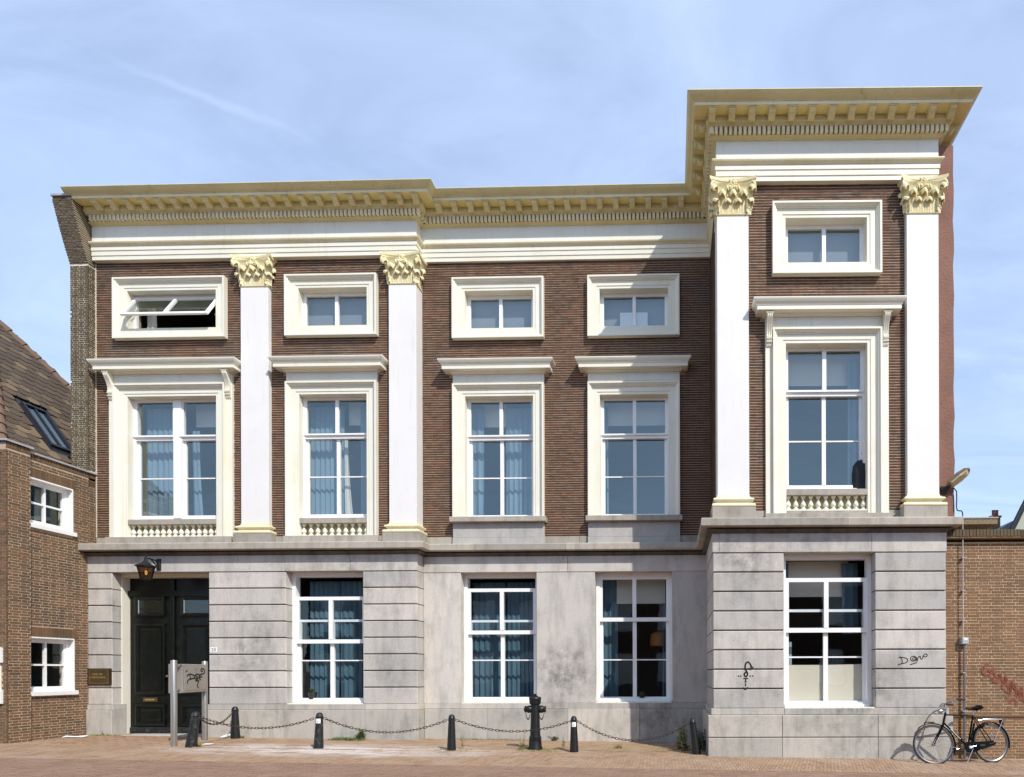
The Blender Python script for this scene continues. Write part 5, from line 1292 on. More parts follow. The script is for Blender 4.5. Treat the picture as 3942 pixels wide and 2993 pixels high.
# ground floor
g2v = 0.38-0.62
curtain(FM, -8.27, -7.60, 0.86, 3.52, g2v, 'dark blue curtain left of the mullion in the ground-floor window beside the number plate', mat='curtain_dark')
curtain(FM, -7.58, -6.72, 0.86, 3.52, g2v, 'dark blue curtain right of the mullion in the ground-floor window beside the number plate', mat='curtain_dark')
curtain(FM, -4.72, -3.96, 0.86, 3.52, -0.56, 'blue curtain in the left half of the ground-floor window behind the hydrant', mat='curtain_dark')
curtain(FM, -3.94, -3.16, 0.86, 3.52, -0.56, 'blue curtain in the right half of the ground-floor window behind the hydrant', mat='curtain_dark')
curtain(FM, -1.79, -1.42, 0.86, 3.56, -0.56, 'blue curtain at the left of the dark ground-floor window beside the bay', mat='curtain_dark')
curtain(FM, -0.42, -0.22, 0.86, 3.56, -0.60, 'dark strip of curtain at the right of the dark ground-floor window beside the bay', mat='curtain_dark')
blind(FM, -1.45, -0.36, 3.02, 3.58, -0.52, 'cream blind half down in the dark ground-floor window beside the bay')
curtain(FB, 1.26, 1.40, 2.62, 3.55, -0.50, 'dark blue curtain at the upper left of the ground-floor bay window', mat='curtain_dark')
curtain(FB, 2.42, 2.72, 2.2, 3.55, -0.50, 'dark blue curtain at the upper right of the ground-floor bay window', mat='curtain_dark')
blind(FB, 1.36, 2.55, 2.92, 3.60, -0.56, 'cream blind at the top of the ground-floor bay window')
def paper(u0, u1, lab, sk):
    mb = MB(); n = 10; vv = -0.262
    for i in range(n+1):
        for j in range(7):
            s, t = i/n, j/6; mb.V.append((u0+(u1-u0)*s, -(vv+0.006*math.sin(s*5+sk+t*2.5)*math.sin(t*3.1)), 0.92+0.69*t+0.012*sk*s))
    for i in range(n):
        for j in range(6): a = i*7+j; mb.F.append((a, a+7, a+8, a+1))
    m = len(mb.V); mb.V += [(x, y+0.002, z) for x, y, z in mb.V]; mb.F += [tuple(m+i for i in reversed(f)) for f in mb.F]
    tag(mb.build('paper_sheet', 'paper', None, FB, smooth=True, fix=False), lab, 'paper', 'paper sheets masking the bay window')
paper(1.30, 1.99, 'smooth beige paper sheet masking the lower left of the ground-floor bay window', 0.0)
paper(2.01, 2.74, 'creased beige paper sheet masking the lower right of the ground-floor bay window', 1.0)
tag(MB().box(1.30, 1.44, -0.55, -0.45, 1.60, 2.05).build('cardboard', 'pvc', None, FB), 'grey card standing at the left inside the ground-floor bay window', 'card')
# potted plant on the sill, pendant lamp
pp = thing('potted_plant', (-8.06, -0.02, 0.92), 'small plant in a dark pot on the sill of the ground-floor window beside the door', 'plant')
MB().lathe([(0.07, 0), (0.095, 0.14), (0.10, 0.15), (0.085, 0.15)], 12, -8.06, 0.03, 'z', 0.915).build('flower_pot', 'soil', pp)
def leaf_tuft(name, parent, x, y, z, n, h, spread, mat, rnd, wid=0.012):
    mb = MB()
    for i in range(n):
        a = rnd.uniform(0, 6.28); l = h*rnd.uniform(0.5, 1.0); s = spread*rnd.uniform(0.2, 1.0); w = wid*rnd.uniform(0.6, 1.2)
        b = Vector((x+rnd.uniform(-1, 1)*spread*0.25, y+rnd.uniform(-1, 1)*spread*0.25, z)); t = b+Vector((math.cos(a)*s, math.sin(a)*s, l)); m_ = (b+t)/2+Vector((0, 0, l*0.18))
        sd = Vector((-math.sin(a), math.cos(a), 0))*w; k = len(mb.V)
        mb.V += [tuple(b-sd*0.5), tuple(b+sd*0.5), tuple(m_+sd), tuple(m_-sd), tuple(t)]; mb.F += [(k, k+1, k+2, k+3), (k+3, k+2, k+4)]
    return mb.build(name, mat, parent, fix=False)
rnd = random.Random(11)
leaf_tuft('foliage', pp, -8.06, -0.03, 1.06, 40, 0.10, 0.10, 'leaf', rnd, 0.014)
leaf_t = thing('potted_plant', (-0.87, 0.22, 0.93), 'small pale green plant on the sill of the dark ground-floor window beside the bay', 'plant')
MB().lathe([(0.05, 0), (0.065, 0.05), (0.055, 0.05)], 12, -0.87, -0.22, 'z', 0.92).build('flower_pot', 'soil', leaf_t)
leaf_tuft('foliage', leaf_t, -0.87, 0.22, 0.965, 50, 0.09, 0.10, 'leaf', rnd, 0.014)
pl = thing('pendant_lamp', (-0.53, 1.2, 2.0), 'glowing orange pendant lamp inside the dark ground-floor window beside the bay', 'lamp')
MB().lathe([(0.22, 0), (0.24, 0.12), (0.21, 0.28), (0.12, 0.33)], 18, -0.50, -1.2, 'z', 2.10).build('lamp_shade', 'pendant', pl, smooth=True)
MB().tube([(-0.50, -1.2, 2.42), (-0.50, -1.2, 4.04)], 0.006, 6).build('lamp_cord', 'iron', pl)
curtain(FL, -1.60, -1.32, 1.15, 2.2, -0.55, 'green curtain behind the lower window of the left brick house', mat='curtain_green', group='house curtains')
curtain(FL, -0.98, -0.80, 4.45, 5.3, -0.55, 'brownish curtain behind the upper window of the left brick house', mat='blind', group='house curtains')

# ------------------------------------------------------------------ lantern, plaque, number plate
ln = thing('wall_lantern', (-11.15, -0.4, 3.82), 'black wall lantern with a lit amber bulb over the entrance door', 'lamp')
lx, lv = -11.145, 0.72
MB().box(lx-0.045, lx+0.045, 0.392, 0.425, 3.69, 3.93, 0.01).build('wall_plate', 'iron', ln)
MB().tube([(lx, 0.42, 3.87), (lx, 0.52, 3.885), (lx, 0.62, 3.895), (lx, lv, 3.89)], 0.014, 8).tube([(lx, 0.42, 3.73), (lx, 0.50, 3.80), (lx, 0.56, 3.86), (lx, 0.62, 3.89)], 0.011, 8).build('arm', 'iron', ln, smooth=True)
rp = [(0.02, 3.905), (0.028, 3.875), (0.035, 3.84), (0.06, 3.80), (0.11, 3.765), (0.17, 3.735), (0.20, 3.725), (0.20, 3.712), (0.15, 3.712)]
rf_ = MB().lathe([(r, z) for r, z in rp], 6, lx, lv).build('lantern_roof', 'iron', ln)
MB().lathe([(0.004, 0), (0.016, 0.015), (0.012, 0.035), (0.004, 0.06)], 8, lx, lv, 'z', 3.905).build('finial', 'iron', rf_)
for k in range(6):
    a = math.pi/3*k+0.0; c, s = math.cos(a), math.sin(a); a2 = a+math.pi/3; c2, s2 = math.cos(a2), math.sin(a2)
    MB().tube([(lx+0.155*c, lv+0.155*s, 3.714), (lx+0.10*c, lv+0.10*s, 3.46)], 0.008, 6).build('glazing_bar', 'iron', ln)
    MB().poly([(lx+0.15*c, lv+0.15*s, 3.712), (lx+0.15*c2, lv+0.15*s2, 3.712), (lx+0.096*c2, lv+0.096*s2, 3.462), (lx+0.096*c, lv+0.096*s, 3.462)]).build('lantern_pane', 'lamp_pane', ln, fix=False) if 'lamp_pane' in M else None
MB().lathe([(0.115, 3.44), (0.12, 3.46), (0.09, 3.465)], 6, lx, lv).lathe([(0.03, 3.41), (0.06, 3.44)], 6, lx, lv).build('lantern_base', 'iron', ln)
MB().lathe([(0.010, 3.54), (0.022, 3.55), (0.026, 3.585), (0.024, 3.61), (0.012, 3.635)], 10, lx, lv).build('bulb', 'bulb', ln, smooth=True)
MB().tube([(lx, lv, 3.47), (lx, lv, 3.525)], 0.014, 8).build('lamp_holder', 'brass', ln)

pq = thing('name_plaque', (-12.42, -0.39, 1.4), 'dark bronze plaque with two worn lines of raised lettering on the left stone pier', 'plaque')
MB().box(-12.705, -12.195, 0.38, 0.402, 1.243, 1.597, 0.006).build('plate', 'brass', pq, FM)
MB().ring(-12.705, -12.195, 1.243, 1.597, 0.022, 0.05, 0.022, 0.022, 0.40, 0.409).build('rim', 'brass_dark', pq, FM)
MB().ring(-12.675, -12.255, 1.275, 1.57, 0.005, 0.005, 0.005, 0.005, 0.402, 0.4045).build('border_line', 'brass_light', pq, FM)
# worn lettering: uneven upright strokes, as it reads from the street
mb = MB()
for (a, b, z, h) in ((-12.61, -12.485, 1.455, 0.036), (-12.45, -12.375, 1.455, 0.036), (-12.655, -12.335, 1.388, 0.034)):
    u = a
    while u < b:
        w = rnd.uniform(0.010, 0.017); mb.box(u, u+0.0045, 0.402, 0.405, z, z+h)
        if rnd.random() < 0.6: mb.box(u+0.0045, u+w, 0.402, 0.4048, z+h-0.006, z+h)
        if rnd.random() < 0.5: mb.box(u+0.0045, u+w, 0.402, 0.4048, z+h*0.45, z+h*0.45+0.005)
        if rnd.random() < 0.5: mb.box(u+0.0045, u+w, 0.402, 0.4048, z, z+0.006)
        if rnd.random() < 0.5: mb.box(u+w-0.0045, u+w, 0.402, 0.405, z, z+h)
        u += w+0.006
tag(mb.build('lettering', 'brass_light', pq, FM, fix=False), kind='stuff')
npl = thing('number_plate', (-9.98, -0.385, 1.98), 'white enamel house number plate reading 20 on the stone beside the door', 'number plate')
MB().box(-10.048, -9.902, 0.38, 0.388, 1.927, 2.043, 0.002).build('plate', 'plate', npl, FM)
text_mesh('20', 0.105, 'ink', 'numerals', npl, FM @ Matrix.Translation((-9.975, -0.3885, 1.985)), 0.0008)

# ------------------------------------------------------------------ post box on two steel posts
mbx = thing('mail_box', (-9.55, -1.5, 0.12), 'stainless steel post box between two round posts, tagged with black graffiti', 'mailbox')
pA, pB = Vector((-9.46, -2.03, 0)), Vector((-9.70, -0.98, 0)); dd = (pB-pA).normalized(); FMB = Matrix.Translation((pA.x, pA.y, 0)) @ Matrix.Rotation(math.atan2(dd.y, dd.x), 4, 'Z')
LB = (pB-pA).length
for u in (0.0, LB):
    z0 = 0.10
    po = MB().lathe([(0.052, 0.0), (0.052, 1.62), (0.046, 1.632), (0.0, 1.635)], 20, u, 0, 'z', z0).build('post', 'steel', mbx, FMB, smooth=True)
bx0, bx1 = 0.16, LB-0.055
b_ = MB().box(bx0, bx1, -0.17, 0.065, 1.115, 1.665, 0.012).build('box_body', 'steelbox', mbx, FMB)
MB().box(bx0+0.055, bx1-0.03, 0.065, 0.072, 1.16, 1.60, 0.003).build('box_door', 'steelbox', b_, FMB)
MB().lathe([(0.018, 0), (0.018, 0.008), (0.010, 0.012)], 12, bx0+0.44, 0.072, 'y', 1.57).build('lock', 'chrome', b_, FMB)
for z in (1.18, 1.60): MB().tube([(0.05, 0.0, z), (bx0+0.02, 0.0, z)], 0.022, 10).build('box_bracket', 'chrome', mbx, FMB)
MB().tube([(0.07, 0.03, 1.63), (bx0-0.02, 0.045, 1.66), (bx0+0.02, 0.06, 1.60), (bx0+0.015, 0.06, 1.18), (bx0-0.02, 0.045, 1.12)], 0.012, 8).build('side_handle', 'steel', mbx, FMB, smooth=True)
g = MB(); um, vv = bx0+0.055, 0.0735
def T(pts): return [(um+x*0.72, 1.16+z*0.44) for x, z in pts]
for st in ([(0.10, 0.60), (0.16, 0.68), (0.30, 0.70), (0.46, 0.62), (0.42, 0.52), (0.26, 0.50), (0.14, 0.42), (0.12, 0.30)], [(0.24, 0.70), (0.26, 0.56), (0.29, 0.44)], [(0.60, 0.70), (0.50, 0.66), (0.46, 0.56), (0.54, 0.48), (0.66, 0.52), (0.70, 0.62), (0.64, 0.70), (0.56, 0.70)], [(0.56, 0.64), (0.53, 0.58), (0.60, 0.55), (0.62, 0.62)],
           [(0.72, 0.72), (0.74, 0.60), (0.72, 0.50), (0.78, 0.44)], [(0.68, 0.56), (0.80, 0.58), (0.86, 0.56)], [(0.74, 0.66), (0.82, 0.70), (0.92, 0.72), (0.98, 0.82), (0.92, 0.94), (0.82, 0.94), (0.78, 0.86), (0.84, 0.82), (0.89, 0.86)], [(0.50, 0.40), (0.58, 0.41), (0.68, 0.41), (0.64, 0.30), (0.60, 0.20), (0.66, 0.08)], [(0.06, 0.86), (0.08, 0.80)], [(0.10, 0.88), (0.115, 0.83)]):
    ribbon(g, T(st), 0.024, vv)
g.build('graffiti', 'ink', mbx, FMB, fix=False)

# ------------------------------------------------------------------ bollards, chains, hydrant
BTOP = {}
def bollard(x, y, lean, label, rb=0.080, mat='iron', sticker=False, h=0.665):
    z = gz(x); t = thing('bollard', (x, y, z), label, 'bollard', 'black iron bollards along the pavement')
    Fb = Matrix.Translation((x, y, z-0.03)) @ Matrix.Rotation(lean, 4, 'Y')
    k = rb/0.08
    MB().lathe([(rb, 0.0), (rb, 0.05), (rb*0.985, 0.08), (0.056*k, 0.60), (0.055*k, 0.612)], 20).build('post', mat, t, Fb, smooth=True)
    MB().lathe([(0.050*k, 0.612), (0.060*k, 0.618), (0.062*k, 0.632), (0.055*k, 0.642), (0.053*k, 0.66), (0.043*k, 0.683), (0.026*k, 0.698), (0.002, 0.703)], 20).build('cap', mat, t, Fb, smooth=True)
    for sg in (-1, 1):
        MB().tube([(sg*(0.052*k+0.004+0.018*math.cos(a)), 0, 0.600+0.018*math.sin(a)) for a in [i*math.pi/5 for i in range(10)]], 0.005, 6, closed=True).build('eye_ring', 'chain', t, Fb)
    if sticker:
        s = MB(); n = 6
        for i in range(n+1):
            a = R(-128)+R(76)*i/n+R(10)
            for zz in (0.505, 0.59): r = (0.08-(zz/0.6)*0.0225*1.05)*k*0.98+0.003; s.V.append((r*math.cos(a), r*math.sin(a), zz))
        for i in range(n): s.F.append((2*i, 2*i+2, 2*i+3, 2*i+1))
        st = s.build('sticker', 'plate', t, Fb, fix=False)
        s = MB(); 
        for i in range(n+1):
            a = R(-128)+R(76)*i/n+R(10)
            for zz in (0.478, 0.503): r = (0.08-(zz/0.6)*0.0225*1.05)*k*0.98+0.003; s.V.append((r*math.cos(a), r*math.sin(a), zz))
        for i in range(n): s.F.append((2*i, 2*i+2, 2*i+3, 2*i+1))
        s.build('sticker_band', 'darkcoat', t, Fb, fix=False)
        s = MB().poly([(0.004, 0.066*k, 0.53), (0.016, 0.066*k, 0.53), (0.014, 0.066*k, 0.545), (0.002, 0.066*k, 0.545)]); s.build('sticker_mark', 'ink', t, Fb, fix=False)
    BTOP[label] = Fb
    return Fb, k
B1 = bollard(-9.11, -2.07, R(8.5), 'worn leaning bollard in front of the steel post box', 0.092, 'worn_iron')
B2 = bollard(-9.33, -0.62, R(-1), 'upright bollard set back by the stone wall right of the post box', 0.084)
B3 = bollard(-6.78, -1.95, R(2), 'scuffed bollard with a white sticker below the ground-floor window beside the number plate', 0.084, 'worn_iron', True)
B4 = bollard(-4.28, -1.94, R(0.5), 'plain upright bollard left of the hydrant')
B5 = bollard(-2.00, -1.88, R(-0.5), 'upright bollard with a white sticker just right of the hydrant', 0.080, 'iron', True)
B6 = bollard(0.28, -1.93, R(-7), 'leaning bollard in the weeds beside the corner of the bay', 0.080)
lk = MB(); pts = []
for i in range(10):
    a = 2*math.pi*i/10; cx_ = 0.022 if math.cos(a) > 0 else -0.022; pts.append((cx_+0.017*math.cos(a), 0, 0.017*math.sin(a)))
lk.tube(pts, 0.0062, 5, closed=True); LINK = lk.mesh('link', 'chain', smooth=True)
def chain(a, b, sag, label):
    (Fa, ka), (Fb_, kb) = a, b
    pa = (Fa @ Vector((0, 0, 0.60))); pb = (Fb_ @ Vector((0, 0, 0.60))); d = (pb-pa).normalized(); pa = pa+d*0.088*ka*0.9; pb = pb-d*0.088*kb*0.9
    t = thing('chain', tuple((pa+pb)/2-Vector((0, 0, sag))), label, 'chain', 'rusty chains slung between the bollards')
    pts = []; n = 400
    for i in range(n+1):
        s = i/n; p = pa.lerp(pb, s); p = p-Vector((0, 0, sag*4*s*(1-s))); pts.append(p)
    acc = 0; nxt = 0.03; k = 0
    for i in range(n):
        l = (pts[i+1]-pts[i]).length
        while acc+l >= nxt:
            p = pts[i].lerp(pts[i+1], (nxt-acc)/l); dr = (pts[i+1]-pts[i]).normalized()
            m = dr.to_track_quat('X', 'Z').to_matrix().to_4x4()
            inst('link', LINK, t, Matrix.Translation(p) @ m @ Matrix.Rotation(R(90 if k % 2 else 0)+R(rnd.uniform(-14, 14)), 4, 'X')); k += 1; nxt += 0.064
        acc += l
chain(B1, B3, 0.20, 'chain slung from the leaning bollard by the post box to the scuffed bollard with sticker')
chain(B2, B1, 0.20, 'short chain from the set-back bollard by the wall towards the post box')
chain(B3, B4, 0.25, 'chain sagging between the scuffed bollard with sticker and the plain upright bollard')
chain(B4, B5, 0.20, 'chain passing in front of the hydrant')
chain(B5, B6, 0.33, 'deeply sagging chain to the leaning bollard at the bay corner')
hx, hy = -2.79, -1.62; hz0 = gz(hx)
hy_t = thing('fire_hydrant', (hx, hy, hz0), 'black cast iron hydrant post with two side outlets and small cap chains', 'hydrant')
FH = Matrix.Translation((hx, hy, hz0-0.02))
MB().lathe([(0.135, 0.0), (0.135, 0.05), (0.122, 0.09), (0.114, 0.24), (0.116, 0.265), (0.100, 0.275), (0.098, 0.29)], 24).build('foot', 'iron', hy_t, FH, smooth=True)
MB().lathe([(0.097, 0.285), (0.090, 0.45), (0.083, 0.66), (0.080, 0.88)], 24).build('standpipe', 'iron', hy_t, FH, smooth=True)
hc = MB().lathe([(0.080, 0.875), (0.10, 0.885), (0.108, 0.92), (0.112, 0.985), (0.118, 1.0), (0.112, 1.015), (0.085, 1.03), (0.05, 1.035)], 24).build('head_cap', 'iron', hy_t, FH, smooth=True)
MB().lathe([(0.05, 1.034), (0.05, 1.05), (0.026, 1.055), (0.026, 1.08), (0.02, 1.085)], 6).build('spindle_nut', 'iron', hc, FH)
for sg in (-1, 1):
    o = MB().lathe([(0.05, sg*0.05), (0.07, sg*0.085), (0.073, sg*0.12), (0.066, sg*0.15), (0.05, sg*0.17), (0.055, sg*0.175), (0.055, sg*0.20), (0.02, sg*0.205)], 18, 0, 0, 'u', 0.79).build('outlet', 'iron', hy_t, FH, smooth=True)
    for a in (0, 120, 240): MB().box(sg*0.19-0.012, sg*0.19+0.012, 0.058*math.cos(R(a))-0.012, 0.058*math.cos(R(a))+0.012, 0.79+0.058*math.sin(R(a))-0.012, 0.79+0.058*math.sin(R(a))+0.012).build('lug', 'iron', o, FH)
    for i in range(11):
        s = i/10; p = Vector((sg*(0.175-0.085*s), -0.02-0.03*s, 0.72-0.04*s-0.16*4*s*(1-s)*0.62)); q = Vector((sg*-0.085, -0.03, -0.04-0.4*(1-2*s)))
        inst('link', LINK, hy_t, FH @ Matrix.Translation(p) @ q.normalized().to_track_quat('X', 'Z').to_matrix().to_4x4() @ Matrix.Rotation(R(90 if i % 2 else 0), 4, 'X') @ Matrix.Diagonal((0.5, 0.55, 0.55, 1)))

# ------------------------------------------------------------------ bicycle leaning against the wall corner
bk0, bk1 = Vector((4.36, -2.62)), Vector((5.44, -2.39)); bdir = (bk0-bk1).normalized()     # towards the front wheel (left)
bz = gz(4.9); wb = (bk0-bk1).length; RWh = 0.345
bike = thing('bicycle', ((bk0.x+bk1.x)/2, (bk0.y+bk1.y)/2, bz), 'black roadster bicycle with rear carrier leaning at the corner of bay and brick wall', 'bicycle')
# frame: u along the bike towards the FRONT, v to the rider's left (the street side), leaning to the wall
ang = math.atan2(bdir.y, bdir.x)
FK = Matrix.Translation((bk1.x, bk1.y, gz(bk1.x)-0.004)) @ Matrix.Rotation(ang, 4, 'Z') @ Matrix.Rotation(R(7), 4, 'X')
# after the turn, local +y points to the street on the left-facing bike: mirror v so that v>0 is street side
def bt(name, pts, r, mat, parent=None, n=8, **k): return MB().tube([(p[0], -p[1], p[2]) for p in pts], r, n, **k).build(name, mat, parent or bike, FK, smooth=True)
def wheel(u, z, steer, nm):
    Fw = FK @ Matrix.Translation((u, 0, z)) @ Matrix.Rotation(steer, 4, 'Z')
    ty = MB().tube([((RWh-0.018)*math.cos(a), 0, (RWh-0.018)*math.sin(a)) for a in [2*math.pi*i/56 for i in range(56)]], 0.020, 8, closed=True).build('wheel', 'rubber', bike, Fw, smooth=True, center=False)
    MB().tube([((RWh-0.034)*math.cos(a), 0, (RWh-0.034)*math.sin(a)) for a in [2*math.pi*i/56 for i in range(56)]], 0.0125, 6, closed=True).build('rim', 'chrome', ty, Fw, smooth=True, center=False)
    for sy in (-1, 1): MB().tube([((RWh-0.026)*math.cos(a), sy*0.0155, (RWh-0.026)*math.sin(a)) for a in [2*math.pi*i/48 for i in range(48)]], 0.0045, 5, closed=True).build('sidewall', 'tread', ty, Fw, smooth=True, center=False)
    hb = MB().lathe([(0.010, -0.05), (0.028, -0.035), (0.022, -0.02), (0.022, 0.02), (0.028, 0.035), (0.010, 0.05)], 12, 0, 0, 'y', 0).build('hub', 'chrome', ty, Fw, smooth=True, center=False)
    sp = MB()
    for i in range(32):
        a = 2*math.pi*i/32; b_ = a+(0.55 if i % 4 < 2 else -0.55); s = 0.03 if i % 2 else -0.03
        sp.tube([(0.026*math.cos(b_), s, 0.026*math.sin(b_)), ((RWh-0.045)*math.cos(a), 0, (RWh-0.045)*math.sin(a))], 0.0011, 4, cap=False)
    tag(sp.build('spokes', 'chrome', ty, Fw, center=False), kind='stuff')
    return Fw
wheel(0.0, RWh, 0, 'rear')
HB, HT = Vector((wb-0.205, 0, 0.70)), Vector((wb-0.265, 0, 0.885))       # head tube
ax = (HT-HB).normalized()
STEER = R(-16)
FS_ = FK @ Matrix.Translation(HB) @ Matrix.Rotation(STEER, 4, ax) @ Matrix.Translation(-HB)
fwp = Vector((wb, 0, RWh))
# front wheel turned with the fork about the head tube
Fw = wheel(0, 0, 0, 'x') if False else None
FKs = FK; FK = FS_; wheel(wb, RWh, 0, 'front')
bt('fork', [(wb, 0.052, RWh), (wb-0.03, 0.052, RWh+0.06), (wb-0.13, 0.045, 0.56), (wb-0.185, 0.04, 0.655)], [0.009, 0.010, 0.013, 0.015], 'bike_black')
bt('fork', [(wb, -0.052, RWh), (wb-0.03, -0.052, RWh+0.06), (wb-0.13, -0.045, 0.56), (wb-0.185, -0.04, 0.655)], [0.009, 0.010, 0.013, 0.015], 'bike_black')
bt('fork_crown', [(wb-0.187, 0.05, 0.668), (wb-0.19, 0, 0.675), (wb-0.187, -0.05, 0.668)], 0.018, 'bike_black')
def fender(u, z, a0, a1, parent, mat):
    f = MB(); n = 28; r = RWh+0.028
    for i in range(n+1):
        a = R(a0+(a1-a0)*i/n)
        for (dy, dr) in ((-0.030, -0.012), (-0.018, 0.0), (0, 0.004), (0.018, 0.0), (0.030, -0.012)): f.V.append((u+(r+dr)*math.cos(a), dy, z+(r+dr)*math.sin(a)))
    for i in range(n):
        for j in range(4): q = i*5+j; f.F.append((q, q+1, q+6, q+5))
    m = len(f.V); f.V += [(x, y*0.93, z_) for x, y, z_ in f.V]; f.F += [tuple(m+i for i in reversed(q)) for q in f.F]
    return f.build('mudguard', mat, parent, FK, smooth=True, fix=False, center=False)
fender(wb, RWh, 52, 205, bike, 'bike_black')
bt('stay', [(wb, 0.055, RWh), (wb-0.37, 0.03, RWh-0.07)], 0.0035, 'chrome', n=6)
bt('stem', [tuple(HT), tuple(HT+ax*0.10), tuple(HT+ax*0.115+Vector((0.03, 0, 0.0)))], 0.0125, 'chrome')
st = HT+ax*0.115+Vector((0.03, 0, 0.0))
def bar(sg): return [(st.x, 0, st.z), (st.x+0.035, sg*0.06, st.z+0.01), (st.x+0.04, sg*0.14, st.z+0.035), (st.x-0.03, sg*0.22, st.z+0.085), (st.x-0.11, sg*0.265, st.z+0.09)]
bt('handlebar', list(reversed(bar(-1)))+bar(1)[1:], 0.0115, 'chrome')
for sg in (-1, 1): bt('grip', [(st.x-0.11, sg*0.265, st.z+0.09), (st.x-0.24, sg*0.285, st.z+0.07)], 0.017, 'rubber')
for sg in (-1, 1): bt('brake_lever', [(st.x-0.02, sg*0.225, st.z+0.07), (st.x-0.10, sg*0.25, st.z+0.035), (st.x-0.19, sg*0.27, st.z+0.03)], 0.006, 'chrome', n=6)
MB().lathe([(0.012, -0.05), (0.035, -0.03), (0.042, 0.01), (0.043, 0.02), (0.03, 0.028), (0.004, 0.032)], 16, HT.x+0.09, 0, 'u', HT.z+0.035) .build('headlamp', 'chrome', bike, FK @ Matrix.Identity(4), smooth=True)
bt('lamp_bracket', [(HT.x+0.01, 0, HT.z+0.03), (HT.x+0.05, 0, HT.z+0.035)], 0.007, 'chrome', n=6)
bt('front_carrier_clip', [(wb+0.12, 0.0, RWh+0.375), (wb+0.07, 0, RWh+0.395), (wb-0.06, 0, RWh+0.385)], 0.010, 'bike_black', n=6)
FK = FKs
BBp = Vector((0.455, 0, 0.285)); ST = Vector((0.305, 0, 0.84))
fr = bt('frame', [tuple(BBp), tuple(ST)], 0.0145, 'bike_black')
bt('top_tube', [tuple(ST-Vector((0, 0, 0.012))), tuple(HT-Vector((-0.006, 0, 0.03)))], 0.013, 'bike_black', fr)
bt('down_tube', [tuple(BBp), tuple(HB+Vector((0.0, 0, 0.03)))], 0.0155, 'bike_black', fr)
bt('head_tube', [tuple(HB-ax*0.01), tuple(HT+ax*0.01)], 0.019, 'bike_black', fr)
for sg in (-1, 1):
    bt('seat_stay', [(ST.x-0.005, sg*0.02, ST.z-0.03), (0.0, sg*0.062, RWh)], 0.008, 'bike_black', fr)
    bt('chain_stay', [(BBp.x, sg*0.03, BBp.z), (0.0, sg*0.062, RWh)], 0.009, 'bike_black', fr)
lt = MB().poly([(0, 0, 0), (1, 0, 0), (1, 0, 1)])
dtd = (HB+Vector((0, 0, 0.03))-BBp); 
for i in range(9):
    t = 0.34+0.045*i; p = BBp+dtd*t; MB().box(p.x-0.006, p.x+0.006, -0.018, 0.018, p.z-0.008, p.z+0.008).build('frame_lettering', 'plate', fr, FK) if i % 1 == 0 else None
bt('seat_post', [tuple(ST), (ST.x-0.022, 0, ST.z+0.075)], 0.0125, 'chrome')
sd = MB(); secs = [(-0.135, 0.085, 0.03), (-0.10, 0.108, 0.05), (-0.04, 0.10, 0.048), (0.02, 0.058, 0.036), (0.09, 0.030, 0.030), (0.145, 0.022, 0.024), (0.165, 0.012, 0.010)]
for (x, w, t) in secs:
    for k in range(8):
        a = 2*math.pi*k/8; sd.V.append((ST.x-0.03+x, w*math.cos(a), ST.z+0.115+t*math.sin(a)*(1.0 if math.sin(a) > 0 else 0.8)+(0.012 if x < -0.05 else 0)))
for i in range(len(secs)-1):
    for k in range(8): sd.F.append((i*8+k, i*8+(k+1) % 8, i*8+8+(k+1) % 8, i*8+8+k))
sd.F += [tuple(range(7, -1, -1)), tuple(range((len(secs)-1)*8, len(secs)*8))]
sdl = sd.build('saddle', 'bike_black', bike, FK, smooth=True, center=False)
for sg in (-1, 1): bt('saddle_spring', [(ST.x-0.12+0.012*math.cos(i*1.3), sg*0.05+0.012*math.sin(i*1.3), ST.z+0.055+i*0.004) for i in range(14)], 0.0035, 'chrome', sdl, n=5)
fender(0.0, RWh, -18, 150, bike, 'bike_black')
mg = MB()
bt('mudguard_strip', [((RWh+0.034)*math.cos(R(a)), 0, RWh+(RWh+0.034)*math.sin(R(a))) for a in range(166, 205, 4)] if False else [(-(RWh+0.036)*math.cos(R(a)), 0, RWh+(RWh+0.036)*math.sin(R(a))) for a in range(-12, 62, 5)], 0.012, 'chrome')
fender(0.0, RWh, 60, 195, bike, 'bike_black')
cr = bt('rear_carrier', [(ST.x-0.07, 0.04, 0.745), (0.12, 0.055, 0.765), (-0.22, 0.06, 0.755), (-0.255, 0.03, 0.745), (-0.255, -0.03, 0.745), (-0.22, -0.06, 0.755), (0.12, -0.055, 0.765), (ST.x-0.07, -0.04, 0.745)], 0.0065, 'chrome')
for u in (0.10, -0.05, -0.18): bt('carrier_bar', [(u, 0.055, 0.762), (u, -0.055, 0.762)], 0.0045, 'chrome', cr, n=6)
for sg in (-1, 1): bt('carrier_stay', [(-0.235, sg*0.055, 0.742), (-0.01, sg*0.07, RWh+0.01)], 0.0055, 'chrome', cr, n=6)
bt('carrier_strap', [(0.05, 0.03, 0.772), (-0.16, 0.03, 0.772), (-0.23, 0.02, 0.735)], 0.012, 'rubber', cr, n=6)
MB().box(-0.265, -0.235, -0.045, 0.045, 0.66, 0.74, 0.004).build('rear_light', 'rubber', bike, FK)
